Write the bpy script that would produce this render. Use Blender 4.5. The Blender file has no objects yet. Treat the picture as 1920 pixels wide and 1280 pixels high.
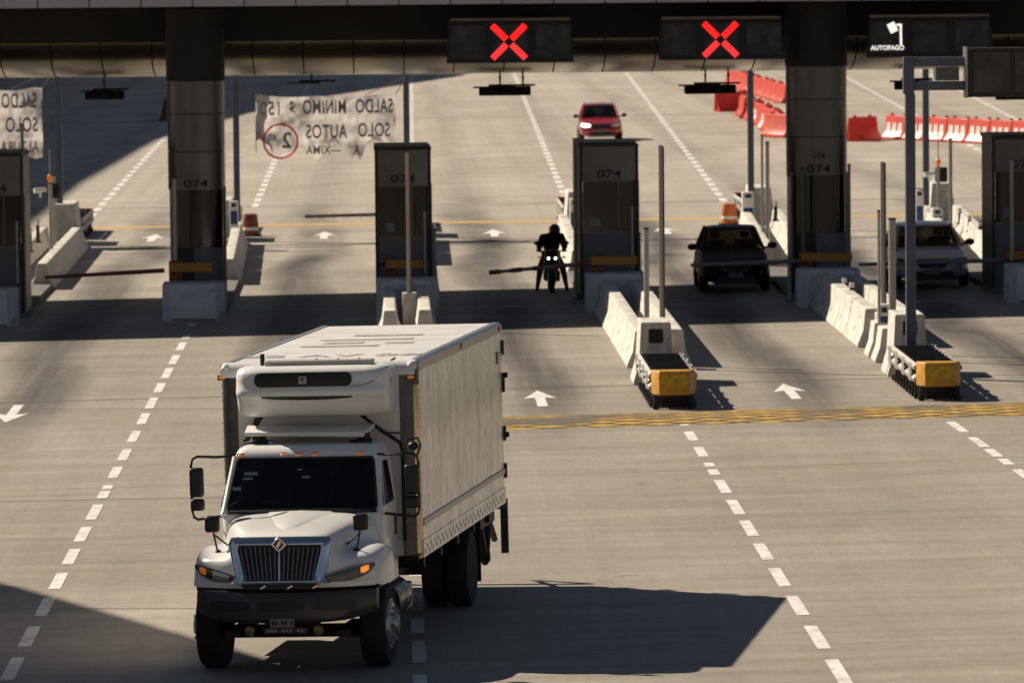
import bpy, math, random
from mathutils import Vector, Matrix, noise as mnoise
random.seed(7)
S = bpy.context.scene
COL = S.collection
R = math.radians

# ------------------------------------------------------------------ camera
F, H, CF = 11000.0, 8.5, 0.014          # focal length in px of a 1920 wide frame, eye height, crossfall of the plaza
def _axes():
    Y = Vector(((715-960)/F, (640+95)/F, -1.0)).normalized()
    a, b = math.sin(.009), math.cos(.009)
    Z = Vector((-a, b, (-a*Y.x + b*Y.y)/-Y.z)).normalized()
    return Matrix((Y.cross(Z), Y, Z))
AX = _axes()
cam = bpy.data.cameras.new('camera'); cam_o = bpy.data.objects.new('camera', cam); COL.objects.link(cam_o)
cam_o.matrix_world = Matrix.Translation((0, 0, H)) @ AX.to_4x4()
cam.sensor_width = 36; cam.sensor_fit = 'HORIZONTAL'; cam.lens = F*36/1920
cam.clip_start = 1; cam.clip_end = 6000
cam.dof.use_dof = True; cam.dof.focus_distance = 70; cam.dof.aperture_fstop = 4.8
S.camera = cam_o
S.view_settings.view_transform = 'Standard'; S.view_settings.look = 'None'
S.view_settings.gamma = 1; S.view_settings.exposure = 0.42

# ------------------------------------------------------------------ light
W = bpy.data.worlds.new('World'); S.world = W; W.use_nodes = True
nt = W.node_tree; nt.nodes.clear()
sky = nt.nodes.new('ShaderNodeTexSky'); sky.sky_type = 'NISHITA'; sky.sun_disc = False
SUNDIR = Vector((1.066, -.841, -1.0)).normalized()
sky.sun_elevation = math.asin(-SUNDIR.z); sky.sun_rotation = math.atan2(-SUNDIR.x, -SUNDIR.y)
sky.altitude = 2240; sky.air_density = .9; sky.dust_density = .6; sky.ozone_density = 1.0
bg = nt.nodes.new('ShaderNodeBackground'); bg.inputs[1].default_value = 0.05
out = nt.nodes.new('ShaderNodeOutputWorld')
tint = nt.nodes.new('ShaderNodeMixRGB'); tint.blend_type = 'MULTIPLY'; tint.inputs[0].default_value = 1; tint.inputs[2].default_value = (1.0, .84, .70, 1)   # warm grade over the sky, mutes and dims its blue fill
nt.links.new(sky.outputs[0], tint.inputs[1]); nt.links.new(tint.outputs[0], bg.inputs[0]); nt.links.new(bg.outputs[0], out.inputs[0])
sl = bpy.data.lights.new('sun', 'SUN'); sl.energy = 5.0; sl.angle = R(.5); sl.color = (1.0, .88, .72)
so = bpy.data.objects.new('sun', sl); COL.objects.link(so)
so.rotation_euler = SUNDIR.to_track_quat('-Z', 'Y').to_euler()

# ------------------------------------------------------------------ pixels of the survey photo -> places
def _ray(px, py): return AX @ Vector(((px-960)/F, -(py-640)/F, -1.0))
def G(px, py):                                   # the point of the plaza seen there
    d = _ray(px, py); t = H/(CF*d.x - d.z); return Vector((0, 0, H)) + d*t
def AT(px, py, D):                               # the point at depth D
    d = _ray(px, py); return Vector((0, 0, H)) + d*(D/d.y)
def gz(x): return CF*x
def onx(px, D): return AT(px, 500, D).x          # lateral position
def hz(py, D, x): return AT(715 + x*F/D, py, D).z - gz(x)     # height over ground

# ------------------------------------------------------------------ materials
def mat(name, col, rough=.6, metal=0., var=.12, scale=3., stretch=(1, 1, 1), bump=0., spec=.5, emit=None, estr=0., coat=0., fine=0.):
    m = bpy.data.materials.new(name); m.use_nodes = True
    n = m.node_tree; b = n.nodes['Principled BSDF']
    b.inputs['Roughness'].default_value = rough; b.inputs['Metallic'].default_value = metal
    b.inputs['Specular IOR Level'].default_value = spec
    if coat: b.inputs['Coat Weight'].default_value = coat; b.inputs['Coat Roughness'].default_value = .06
    c = (*col, 1)
    if var > 0:
        tc = n.nodes.new('ShaderNodeTexCoord'); mp = n.nodes.new('ShaderNodeMapping'); mp.inputs['Scale'].default_value = stretch
        ns = n.nodes.new('ShaderNodeTexNoise'); ns.inputs['Scale'].default_value = scale; ns.inputs['Detail'].default_value = 6; ns.inputs['Roughness'].default_value = .62
        rp = n.nodes.new('ShaderNodeValToRGB')
        rp.color_ramp.elements[0].position = .3; rp.color_ramp.elements[1].position = .72
        rp.color_ramp.elements[0].color = (*[v*(1-var) for v in col], 1); rp.color_ramp.elements[1].color = (*[min(1, v*(1+var)) for v in col], 1)
        n.links.new(tc.outputs['Object'], mp.inputs[0]); n.links.new(mp.outputs[0], ns.inputs[0]); n.links.new(ns.outputs[0], rp.inputs[0])
        n.links.new(rp.outputs[0], b.inputs['Base Color'])
        if bump:
            bp = n.nodes.new('ShaderNodeBump'); bp.inputs['Strength'].default_value = bump; bp.inputs['Distance'].default_value = .02
            n.links.new(ns.outputs[0], bp.inputs['Height']); n.links.new(bp.outputs[0], b.inputs['Normal'])
    else:
        b.inputs['Base Color'].default_value = c
    if emit:
        b.inputs['Emission Color'].default_value = (*emit, 1); b.inputs['Emission Strength'].default_value = estr
    return m

M = {}
M['white_paint'] = mat('white_paint', (.82, .81, .78), .35, var=.06, scale=2, coat=.25)
M['cab_white'] = mat('cab_white', (.84, .825, .79), .28, var=.05, scale=2.5, coat=.5)
M['box_white'] = mat('box_white', (.74, .72, .69), .45, var=.12, scale=2.2, stretch=(1, 1, .5))
M['conc_white'] = mat('conc_white', (.62, .585, .52), .85, var=.34, scale=4.2, stretch=(1, 1, .45), bump=.4)
M['conc_grey'] = mat('conc_grey', (.56, .57, .59), .85, var=.14, scale=2.6, bump=.25)
M['kerb'] = mat('kerb', (.16, .155, .145), .9, var=.25, scale=2, bump=.3)
M['black_plastic'] = mat('black_plastic', (.012, .012, .013), .45, var=.2, scale=8)
M['bumper'] = mat('bumper', (.045, .045, .046), .33, var=.18, scale=5)
M['rubber'] = mat('rubber', (.016, .016, .016), .85, var=.25, scale=9, bump=.2)
M['post_metal'] = mat('post_metal', (.10, .10, .10), .3, .6, var=.3, scale=5)
M['warm_reflection'] = mat('warm_reflection', (.72, .55, .36), .28, .9, var=.45, scale=6, stretch=(1, 1, .25))
M['dark_steel'] = mat('dark_steel', (.03, .03, .032), .55, .5, var=.25, scale=4)
M['fog_lens'] = mat('fog_lens', (.16, .12, .02), .25, var=.2, coat=.5)
M['chrome'] = mat('chrome', (.62, .63, .66), .14, 1., var=.08, scale=6)
M['steel'] = mat('steel', (.42, .42, .41), .38, .85, var=.15, scale=4, stretch=(1, 1, .3))
M['galv'] = mat('galv', (.40, .38, .35), .5, .55, var=.18, scale=5, stretch=(1, 1, .25))
M['post_blue'] = mat('post_blue', (.10, .115, .16), .5, .2, var=.14, scale=3, stretch=(1, 1, .3))
M['booth_grey'] = mat('booth_grey', (.125, .122, .12), .33, .8, var=.12, scale=2.2, stretch=(1, 1, .4))
M['booth_low'] = mat('booth_low', (.11, .112, .12), .5, .1, var=.1, scale=2)
M['booth_black'] = mat('booth_black', (.014, .014, .014), .5, .0, var=.2, scale=3)
M['booth_side'] = mat('booth_side', (.17, .15, .12), .5, .3, var=.2, scale=2, stretch=(1, 1, .3))
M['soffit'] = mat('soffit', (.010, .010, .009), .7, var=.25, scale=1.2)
M['belly'] = mat('belly', (.23, .20, .14), .25, .85, var=.35, scale=.7, stretch=(.6, 1, 1))
M['fascia'] = mat('fascia', (.42, .41, .43), .5, .2, var=.1, scale=1)
M['roof_deck'] = mat('roof_deck', (.40, .39, .38), .8, var=.2, scale=.6)
M['yellow'] = mat('yellow', (.56, .28, .030), .5, var=.22, scale=5)
M['shaded_yellow'] = mat('shaded_yellow', (.36, .17, .012), .55, var=.15, scale=4)  # gate beam yellow, darkened: shade put into the colour
M['sticker'] = mat('sticker', (.52, .36, .02), .5, var=.45, scale=14)
M['orange'] = mat('orange', (.55, .14, .015), .5, var=.25, scale=5)
M['dark_orange'] = mat('dark_orange', (.20, .055, .02), .6, var=.4, scale=5)  # orange darkened, shade on the gate cabinets put into the colour
M['red_arm'] = mat('red_arm', (.13, .045, .03), .5, var=.25, scale=3)
M['arm_grey'] = mat('arm_grey', (.17, .165, .17), .45, .2, var=.2, scale=3)
M['red_plastic'] = mat('red_plastic', (.62, .055, .028), .42, var=.3, scale=2.2)
def glow_plastic(name, col, k):
    m = mat(name, col, .42, var=.25, scale=2.2); n = m.node_tree; p = n.nodes['Principled BSDF']; o = n.nodes['Material Output']
    t = n.nodes.new('ShaderNodeBsdfTranslucent'); t.inputs[0].default_value = (*[min(1, c*1.5) for c in col], 1); mx = n.nodes.new('ShaderNodeMixShader'); mx.inputs[0].default_value = k
    n.links.new(p.outputs[0], mx.inputs[1]); n.links.new(t.outputs[0], mx.inputs[2]); n.links.new(mx.outputs[0], o.inputs[0]); return m
M['red_plastic'] = glow_plastic('red_plastic', (.66, .085, .055), .25)
M['white_plastic'] = mat('white_plastic', (.80, .76, .71), .5, var=.14, scale=2.5)
M['letter_dark'] = mat('letter_dark', (.02, .02, .022), .7, var=.1)
M['letter_grey'] = mat('letter_grey', (.21, .21, .225), .8, var=.5, scale=3)
M['roof_letter'] = mat('roof_letter', (.44, .42, .39), .8, var=.3, scale=6)
M['blue_panel'] = mat('blue_panel', (.018, .065, .21), .5, var=.15)
M['amber'] = mat('amber', (.75, .20, .02), .25, var=.1, emit=(1, .25, .03), estr=.15, coat=.5)
M['amber_lit'] = mat('amber_lit', (.8, .25, .03), .2, var=.08, emit=(1, .30, .03), estr=.55, coat=.5)
M['red_lens'] = mat('red_lens', (.5, .02, .02), .25, var=.1, emit=(1, .05, .03), estr=.25, coat=.5)
M['lamp_on'] = mat('lamp_on', (.9, .9, .9), .2, var=0, emit=(1, .98, .92), estr=3.2)
M['lamp_clear'] = mat('lamp_clear', (.55, .54, .5), .12, .6, var=.15, scale=14, coat=.6)
M['headlamp_dark'] = mat('headlamp_dark', (.07, .068, .062), .12, .4, var=.2, scale=10, coat=.8)
M['car_dark'] = mat('car_dark', (.010, .011, .015), .5, .0, var=.1, spec=.12, coat=.04)
M['car_silver'] = mat('car_silver', (.46, .49, .56), .32, .15, var=.06, coat=.7)
M['car_red'] = mat('car_red', (.42, .010, .018), .28, .2, var=.1, coat=1.)
M['seat_cloth'] = mat('seat_cloth', (.10, .10, .11), .9, var=.25, scale=6)
M['interior'] = mat('interior', (.02, .02, .02), .9, var=.2)
M['skin'] = mat('skin', (.35, .2, .13), .6, var=.1)
M['jacket'] = mat('jacket', (.010, .010, .012), .8, var=.25, scale=6)
M['denim'] = mat('denim', (.014, .016, .022), .85, var=.25, scale=6)
M['helmet'] = mat('helmet', (.012, .012, .013), .2, var=.1, coat=1.)
M['plate'] = mat('plate', (.20, .20, .20), .6, var=.15, scale=20)
M['led_red_a'] = mat('led_red_a', (.3, .01, .01), .6, var=0, emit=(1., .012, .012), estr=1.15)
M['led_red_b'] = mat('led_red_b', (.3, .01, .01), .6, var=0, emit=(1., .035, .035), estr=.95)
M['led_off'] = mat('led_off', (.05, .005, .005), .6, var=0)
M['led_white'] = mat('led_white', (.5, .5, .5), .6, var=0, emit=(1, .95, .85), estr=.72)
M['screen'] = mat('screen', (.045, .043, .039), .5, var=.75, scale=2.4, coat=.0)
M['shade_caster'] = mat('shade_caster', (.45, .42, .38), .8, var=.12, scale=.4)

def glass_mat(name, tint, alpha, rough=.03):
    m = bpy.data.materials.new(name); m.use_nodes = True; n = m.node_tree; n.nodes.clear()
    o = n.nodes.new('ShaderNodeOutputMaterial'); mx = n.nodes.new('ShaderNodeMixShader'); tr = n.nodes.new('ShaderNodeBsdfTransparent'); p = n.nodes.new('ShaderNodeBsdfPrincipled')
    tr.inputs[0].default_value = (*tint, 1); p.inputs['Base Color'].default_value = (.006, .007, .008, 1); p.inputs['Roughness'].default_value = rough
    p.inputs['Specular IOR Level'].default_value = .5
    mx.inputs[0].default_value = alpha
    n.links.new(tr.outputs[0], mx.inputs[1]); n.links.new(p.outputs[0], mx.inputs[2]); n.links.new(mx.outputs[0], o.inputs[0])
    return m
M['car_glass'] = glass_mat('car_glass', (.70, .72, .68), .52)
M['truck_glass'] = glass_mat('truck_glass', (.55, .60, .60), .55)
M['booth_glass'] = glass_mat('booth_glass', (.30, .30, .28), .84, .10)

def ground_mat():
    m = bpy.data.materials.new('concrete_paving'); m.use_nodes = True; n = m.node_tree; L = n.links.new
    b = n.nodes['Principled BSDF']; b.inputs['Roughness'].default_value = .72; b.inputs['Specular IOR Level'].default_value = .45
    tc = n.nodes.new('ShaderNodeTexCoord')
    def nz(scale, stretch, detail=5, rough=.6, dist=0.):
        mp = n.nodes.new('ShaderNodeMapping'); mp.inputs['Scale'].default_value = stretch
        t = n.nodes.new('ShaderNodeTexNoise'); t.inputs['Scale'].default_value = scale; t.inputs['Detail'].default_value = detail; t.inputs['Roughness'].default_value = rough; t.inputs['Distortion'].default_value = dist
        L(tc.outputs['Object'], mp.inputs[0]); L(mp.outputs[0], t.inputs[0]); return t.outputs[0]
    def math_(op, a, c, clamp=False):
        k = n.nodes.new('ShaderNodeMath'); k.operation = op; k.use_clamp = clamp
        for i, v in enumerate((a, c)):
            if isinstance(v, (int, float)): k.inputs[i].default_value = v
            else: L(v, k.inputs[i])
        return k.outputs[0]
    def remap(v, a, c, d, e):
        k = n.nodes.new('ShaderNodeMapRange'); k.inputs[1].default_value = a; k.inputs[2].default_value = c; k.inputs[3].default_value = d; k.inputs[4].default_value = e; L(v, k.inputs[0]); return k.outputs[0]
    big = remap(nz(.22, (1, .25, 1), 5), .3, .7, .86, 1.12)
    broom = remap(nz(1.0, (.10, 1.6, 1), 7, .72, .3), .3, .7, .80, 1.15)
    broom2 = remap(nz(1.0, (.22, .5, 1), 4, .55, .6), .35, .7, .90, 1.08)
    grain = remap(nz(9., (1, .35, 1), 6, .8), .3, .7, .86, 1.12)
    spots = remap(nz(2.2, (1, .16, 1), 4, .6), .66, .76, 1., .74)
    tracks = remap(nz(1.0, (1.5, .012, 1), 6, .75), .32, .68, .90, 1.06)
    oil = remap(nz(.42, (1, .35, 1), 5, .68), .57, .76, 1., .80)
    ticks = remap(nz(2.6, (.55, 1.8, 1), 3, .5), .715, .735, 1., .55)
    # wheel-path darkening, a stain that runs along each lane
    sp = n.nodes.new('ShaderNodeSeparateXYZ'); L(tc.outputs['Object'], sp.inputs[0])
    wob = math_('MULTIPLY', math_('SUBTRACT', nz(.05, (.3, 1, 1), 2), .5), 2.2)
    ph = math_('MULTIPLY', math_('ADD', math_('ADD', sp.outputs[0], wob), 7.0), 2*math.pi/4.9)
    cs = n.nodes.new('ShaderNodeMath'); cs.operation = 'COSINE'; L(ph, cs.inputs[0])
    lane = remap(cs.outputs[0], .30, .98, 0., 1.)
    prox = remap(sp.outputs[1], 98., 122., 0., 1.)
    prox2 = remap(sp.outputs[1], 165., 215., 1., .12)
    patch = remap(nz(.28, (1, .3, 1), 3), .35, .62, .25, 1.)
    streak = remap(nz(1.0, (2.6, .05, 1), 5, .7), .3, .7, .55, 1.0)
    core = remap(cs.outputs[0], .45, 1., 0., 1.)
    near_ = math_('MULTIPLY', remap(sp.outputs[1], 98., 113., 0., 1.), remap(sp.outputs[1], 150., 172., 1., .25))
    patch = math_('MAXIMUM', patch, math_('MULTIPLY', streak, near_))
    dk = math_('MULTIPLY', math_('MULTIPLY', lane, patch), math_('MULTIPLY', prox, prox2))
    dk = math_('MAXIMUM', dk, math_('MULTIPLY', math_('MULTIPLY', core, streak), math_('MULTIPLY', near_, 1.0)))
    lanef = math_('SUBTRACT', 1., math_('MULTIPLY', dk, .88))
    v = math_('MULTIPLY', math_('MULTIPLY', big, broom), math_('MULTIPLY', grain, spots))
    v = math_('MULTIPLY', math_('MULTIPLY', v, broom2), lanef)
    v = math_('MULTIPLY', v, math_('MULTIPLY', math_('MULTIPLY', tracks, oil), ticks))
    v = math_('MULTIPLY', v, 1.05)
    far = remap(sp.outputs[1], 125., 200., 1., 1.42)       # grazing glare beyond the booths, put into the concrete colour
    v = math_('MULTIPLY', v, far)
    mixc = n.nodes.new('ShaderNodeMixRGB'); mixc.blend_type = 'MULTIPLY'; mixc.inputs[0].default_value = 1
    hue = n.nodes.new('ShaderNodeMixRGB'); hue.inputs[1].default_value = (.300, .262, .205, 1); hue.inputs[2].default_value = (.300, .268, .226, 1)
    L(nz(.35, (1, .4, 1), 3), hue.inputs[0])
    L(hue.outputs[0], mixc.inputs[1])
    cb = n.nodes.new('ShaderNodeCombineXYZ'); L(v, cb.inputs[0]); L(v, cb.inputs[1]); L(v, cb.inputs[2])
    L(cb.outputs[0], mixc.inputs[2]); L(mixc.outputs[0], b.inputs['Base Color'])
    bp = n.nodes.new('ShaderNodeBump'); bp.inputs['Strength'].default_value = .25; bp.inputs['Distance'].default_value = .01
    L(nz(14., (.3, 1, 1), 5, .7), bp.inputs['Height']); L(bp.outputs[0], b.inputs['Normal'])
    return m
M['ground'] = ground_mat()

def worn_mat(name, col, under, thr=.5, scale=2.2, stretch=(1, 1, 1), soft=.12):
    m = bpy.data.materials.new(name); m.use_nodes = True; n = m.node_tree; L = n.links.new
    b = n.nodes['Principled BSDF']; b.inputs['Roughness'].default_value = .75
    tc = n.nodes.new('ShaderNodeTexCoord'); mp = n.nodes.new('ShaderNodeMapping'); mp.inputs['Scale'].default_value = stretch
    t = n.nodes.new('ShaderNodeTexNoise'); t.inputs['Scale'].default_value = scale; t.inputs['Detail'].default_value = 8; t.inputs['Roughness'].default_value = .7
    rp = n.nodes.new('ShaderNodeValToRGB'); rp.color_ramp.elements[0].position = thr-soft; rp.color_ramp.elements[1].position = thr+soft
    rp.color_ramp.elements[0].color = (*under, 1); rp.color_ramp.elements[1].color = (*col, 1)
    L(tc.outputs['Object'], mp.inputs[0]); L(mp.outputs[0], t.inputs[0]); L(t.outputs[0], rp.inputs[0]); L(rp.outputs[0], b.inputs['Base Color'])
    return m
M['line_white'] = worn_mat('line_white', (.76, .74, .71), (.42, .38, .33), .41, 4.5, (1, .5, 1), .14)
M['line_far'] = worn_mat('line_far', (.80, .78, .75), (.45, .41, .36), .42, 2.5)
M['line_yellow'] = worn_mat('line_yellow', (.62, .36, .07), (.42, .33, .20), .42, 1.4)
M['line_orange'] = worn_mat('line_orange', (.58, .40, .21), (.36, .31, .245), .50, .5, (1, 1, 1), .2)
M['joint'] = mat('joint', (.055, .05, .045), .9, var=.35, scale=3)
M['joint_soft'] = mat('joint_soft', (.13, .118, .10), .9, var=.4, scale=2)

def bump_mat():
    m = bpy.data.materials.new('rumble_paint'); m.use_nodes = True; n = m.node_tree; L = n.links.new
    b = n.nodes['Principled BSDF']; b.inputs['Roughness'].default_value = .8
    tc = n.nodes.new('ShaderNodeTexCoord')
    def wave(rot, sc):
        mp = n.nodes.new('ShaderNodeMapping'); mp.inputs['Rotation'].default_value = (0, 0, rot)
        w = n.nodes.new('ShaderNodeTexWave'); w.inputs['Scale'].default_value = sc; w.inputs['Distortion'].default_value = 1.6; w.inputs['Detail'].default_value = 2; w.inputs['Detail Scale'].default_value = 2.
        L(tc.outputs['Object'], mp.inputs[0]); L(mp.outputs[0], w.inputs[0]); return w.outputs[1]
    mn = n.nodes.new('ShaderNodeMath'); mn.operation = 'MINIMUM'
    L(wave(R(66), .8), mn.inputs[0]); L(wave(R(-66), .8), mn.inputs[1])
    r1 = n.nodes.new('ShaderNodeValToRGB'); r1.color_ramp.elements[0].position = .05; r1.color_ramp.elements[1].position = .17
    r1.color_ramp.elements[0].color = (.045, .04, .03, 1); r1.color_ramp.elements[1].color = (.50, .30, .04, 1)
    L(mn.outputs[0], r1.inputs[0])
    t = n.nodes.new('ShaderNodeTexNoise'); t.inputs['Scale'].default_value = .55; t.inputs['Detail'].default_value = 4
    L(tc.outputs['Object'], t.inputs[0])
    r2 = n.nodes.new('ShaderNodeValToRGB'); r2.color_ramp.elements[0].position = .40; r2.color_ramp.elements[1].position = .52
    L(t.outputs[0], r2.inputs[0])
    mx = n.nodes.new('ShaderNodeMixRGB'); L(r2.outputs[0], mx.inputs[0]); mx.inputs[1].default_value = (.16, .13, .085, 1); L(r1.outputs[0], mx.inputs[2])
    md = n.nodes.new('ShaderNodeMixRGB'); md.blend_type = 'MULTIPLY'; md.inputs[0].default_value = .75; L(mx.outputs[0], md.inputs[1]); 
    r3 = n.nodes.new('ShaderNodeValToRGB'); r3.color_ramp.elements[0].position = .05; r3.color_ramp.elements[1].position = .3; r3.color_ramp.elements[0].color = (.3, .3, .3, 1)
    L(mn.outputs[0], r3.inputs[0]); L(r3.outputs[0], md.inputs[2]); L(md.outputs[0], b.inputs['Base Color'])
    return m
M['rumble'] = bump_mat()

def side_mat():                                   # streaky pre-painted aluminium of the cargo box
    m = bpy.data.materials.new('box_side'); m.use_nodes = True; n = m.node_tree; L = n.links.new
    b = n.nodes['Principled BSDF']; b.inputs['Roughness'].default_value = .36; b.inputs['Metallic'].default_value = .92
    tc = n.nodes.new('ShaderNodeTexCoord')
    def nz(sc, st, d=5, ro=.65):
        mp = n.nodes.new('ShaderNodeMapping'); mp.inputs['Scale'].default_value = st
        t = n.nodes.new('ShaderNodeTexNoise'); t.inputs['Scale'].default_value = sc; t.inputs['Detail'].default_value = d; t.inputs['Roughness'].default_value = ro
        L(tc.outputs['Object'], mp.inputs[0]); L(mp.outputs[0], t.inputs[0]); return t.outputs[0]
    r = n.nodes.new('ShaderNodeValToRGB'); r.color_ramp.elements[0].position = .40; r.color_ramp.elements[1].position = .58
    r.color_ramp.elements[0].color = (.47, .46, .46, 1); r.color_ramp.elements[1].color = (.98, 1.0, 1.0, 1)
    L(nz(9., (1, .30, .10), 9, .95), r.inputs[0])
    # grime band across the upper half
    sp = n.nodes.new('ShaderNodeSeparateXYZ'); L(tc.outputs['Object'], sp.inputs[0])
    ad = n.nodes.new('ShaderNodeMath'); ad.operation = 'MULTIPLY_ADD'; L(nz(1.2, (1, 1, 1), 4), ad.inputs[0]); ad.inputs[1].default_value = .7; L(sp.outputs[2], ad.inputs[2])
    mr = n.nodes.new('ShaderNodeMapRange'); L(ad.outputs[0], mr.inputs[0]); mr.inputs[1].default_value = 2.75; mr.inputs[2].default_value = 2.95; mr.inputs[3].default_value = 1.; mr.inputs[4].default_value = .80
    mr2 = n.nodes.new('ShaderNodeMapRange'); L(ad.outputs[0], mr2.inputs[0]); mr2.inputs[1].default_value = 3.1; mr2.inputs[2].default_value = 3.6; mr2.inputs[3].default_value = 0.; mr2.inputs[4].default_value = .2
    sm = n.nodes.new('ShaderNodeMath'); L(mr.outputs[0], sm.inputs[0]); L(mr2.outputs[0], sm.inputs[1])
    mx = n.nodes.new('ShaderNodeMixRGB'); mx.blend_type = 'MULTIPLY'; mx.inputs[0].default_value = 1; L(r.outputs[0], mx.inputs[1]); L(sm.outputs[0], mx.inputs[2])
    L(mx.outputs[0], b.inputs['Base Color'])
    bp = n.nodes.new('ShaderNodeBump'); bp.inputs['Strength'].default_value = .5; bp.inputs['Distance'].default_value = .012
    L(nz(7., (1, .3, .15), 6, .9), bp.inputs['Height']); L(bp.outputs[0], b.inputs['Normal'])
    return m
M['box_side'] = side_mat()

def roof_mat():
    m = mat('box_roof', (.70, .68, .65), .5, var=.2, scale=2.2, stretch=(.35, 2.4, 1)); return m
M['box_roof'] = roof_mat()

def banner_mat():
    m = bpy.data.materials.new('banner_cloth'); m.use_nodes = True; n = m.node_tree; n.nodes.clear(); L = n.links.new
    o = n.nodes.new('ShaderNodeOutputMaterial'); mx = n.nodes.new('ShaderNodeMixShader'); d = n.nodes.new('ShaderNodeBsdfDiffuse'); t = n.nodes.new('ShaderNodeBsdfTranslucent')
    ns = n.nodes.new('ShaderNodeTexNoise'); ns.inputs['Scale'].default_value = 1.6; ns.inputs['Detail'].default_value = 5
    tc = n.nodes.new('ShaderNodeTexCoord'); L(tc.outputs['Object'], ns.inputs[0])
    rp = n.nodes.new('ShaderNodeValToRGB'); rp.color_ramp.elements[0].color = (.40, .375, .36, 1); rp.color_ramp.elements[1].color = (.68, .64, .60, 1)
    rp.color_ramp.elements[0].position = .3; rp.color_ramp.elements[1].position = .65
    L(ns.outputs[0], rp.inputs[0]); L(rp.outputs[0], d.inputs[0]); L(rp.outputs[0], t.inputs[0])
    mx.inputs[0].default_value = .62; L(d.outputs[0], mx.inputs[1]); L(t.outputs[0], mx.inputs[2]); L(mx.outputs[0], o.inputs[0])
    return m
M['banner'] = banner_mat()

# ------------------------------------------------------------------ mesh helpers
class MB:
    def __init__(s): s.v = []; s.f = []
    def add(s, vs, fs, T=None):
        k = len(s.v)
        for p in vs:
            p = Vector(p); s.v.append(T @ p if T is not None else p)
        s.f += [tuple(i+k for i in q) for q in fs]; return s
    def box(s, x0, x1, y0, y1, z0, z1, T=None):
        return s.add([(x0,y0,z0),(x1,y0,z0),(x1,y1,z0),(x0,y1,z0),(x0,y0,z1),(x1,y0,z1),(x1,y1,z1),(x0,y1,z1)],
                     [(0,3,2,1),(4,5,6,7),(0,1,5,4),(1,2,6,5),(2,3,7,6),(3,0,4,7)], T)
    def cbox(s, c, d, T=None): return s.box(c[0]-d[0]/2, c[0]+d[0]/2, c[1]-d[1]/2, c[1]+d[1]/2, c[2]-d[2]/2, c[2]+d[2]/2, T)
    def loft(s, rings, cap=True, closed=True, T=None):
        n = len(rings[0]); vs = [p for r in rings for p in r]; fs = []
        for i in range(len(rings)-1):
            for j in range(n if closed else n-1):
                a = i*n+j; b = i*n+(j+1) % n; fs.append((a, b, b+n, a+n))
        if cap and closed:
            fs.append(tuple(reversed(range(n)))); fs.append(tuple(range((len(rings)-1)*n, len(rings)*n)))
        return s.add(vs, fs, T)
    def prism(s, poly, axis, a, b, T=None):            # poly of 2D points, pushed along an axis
        def put(p, t): return (t, p[0], p[1]) if axis == 'x' else ((p[0], t, p[1]) if axis == 'y' else (p[0], p[1], t))
        return s.loft([[put(p, a) for p in poly], [put(p, b) for p in poly]], T=T)
    def cyl(s, p, q, r, r2=None, n=16, T=None):
        p, q = Vector(p), Vector(q); d = (q-p).normalized(); u = d.orthogonal().normalized(); w = d.cross(u); r2 = r if r2 is None else r2
        return s.loft([[p+(u*math.cos(t)+w*math.sin(t))*r for t in [2*math.pi*i/n for i in range(n)]], [q+(u*math.cos(t)+w*math.sin(t))*r2 for t in [2*math.pi*i/n for i in range(n)]]], T=T)
    def tube(s, pts, r, n=8, T=None):
        pts = [Vector(p) for p in pts]; rings = []
        for i, p in enumerate(pts):
            d = (pts[min(i+1, len(pts)-1)]-pts[max(i-1, 0)]).normalized()
            ref = Vector((0, 0, 1)) if abs(d.z) < .9 else Vector((0, 1, 0))
            u = d.cross(ref).normalized(); w = d.cross(u)
            rings.append([p+(u*math.cos(2*math.pi*k/n)+w*math.sin(2*math.pi*k/n))*r for k in range(n)])
        return s.loft(rings, T=T)
    def lathe(s, prof, c, axis='z', n=24, T=None):       # profile of (radius, height)
        rings = []
        for r, h in prof:
            ring = []
            for k in range(n):
                a = 2*math.pi*k/n; x, y = r*math.cos(a), r*math.sin(a)
                q = (x, y, h) if axis == 'z' else ((h, x, y) if axis == 'x' else (y, h, x))
                ring.append((c[0]+q[0], c[1]+q[1], c[2]+q[2]))
            rings.append(ring)
        return s.loft(rings, T=T)
    def ellipsoid(s, c, d, n=14, m=10, T=None):
        rings = []
        for i in range(1, m):
            t = math.pi*i/m
            rings.append([(c[0]+d[0]/2*math.sin(t)*math.cos(2*math.pi*k/n), c[1]+d[1]/2*math.sin(t)*math.sin(2*math.pi*k/n), c[2]-d[2]/2*math.cos(t)) for k in range(n)])
        return s.loft(rings, T=T)
    def build(s, name, m, parent=None, smooth=False, bevel=0., seg=2, sub=0, angle=40):
        me = bpy.data.meshes.new(name); me.from_pydata([tuple(p) for p in s.v], [], s.f); me.update()
        import bmesh
        bm = bmesh.new(); bm.from_mesh(me); bmesh.ops.recalc_face_normals(bm, faces=bm.faces); bm.to_mesh(me); bm.free()
        o = bpy.data.objects.new(name, me); COL.objects.link(o)
        if m: me.materials.append(M[m] if isinstance(m, str) else m)
        if parent: o.parent = parent
        if bevel:
            md = o.modifiers.new('bevel', 'BEVEL'); md.width = bevel; md.segments = seg; md.limit_method = 'ANGLE'; md.angle_limit = R(30)
        if sub:
            md = o.modifiers.new('sub', 'SUBSURF'); md.levels = sub; md.render_levels = sub
        if smooth or bevel or sub:
            me.shade_smooth() if sub or smooth is True and angle >= 180 else me.set_sharp_from_angle(angle=R(angle)) 
            for p in me.polygons: p.use_smooth = True
        return o

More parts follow.
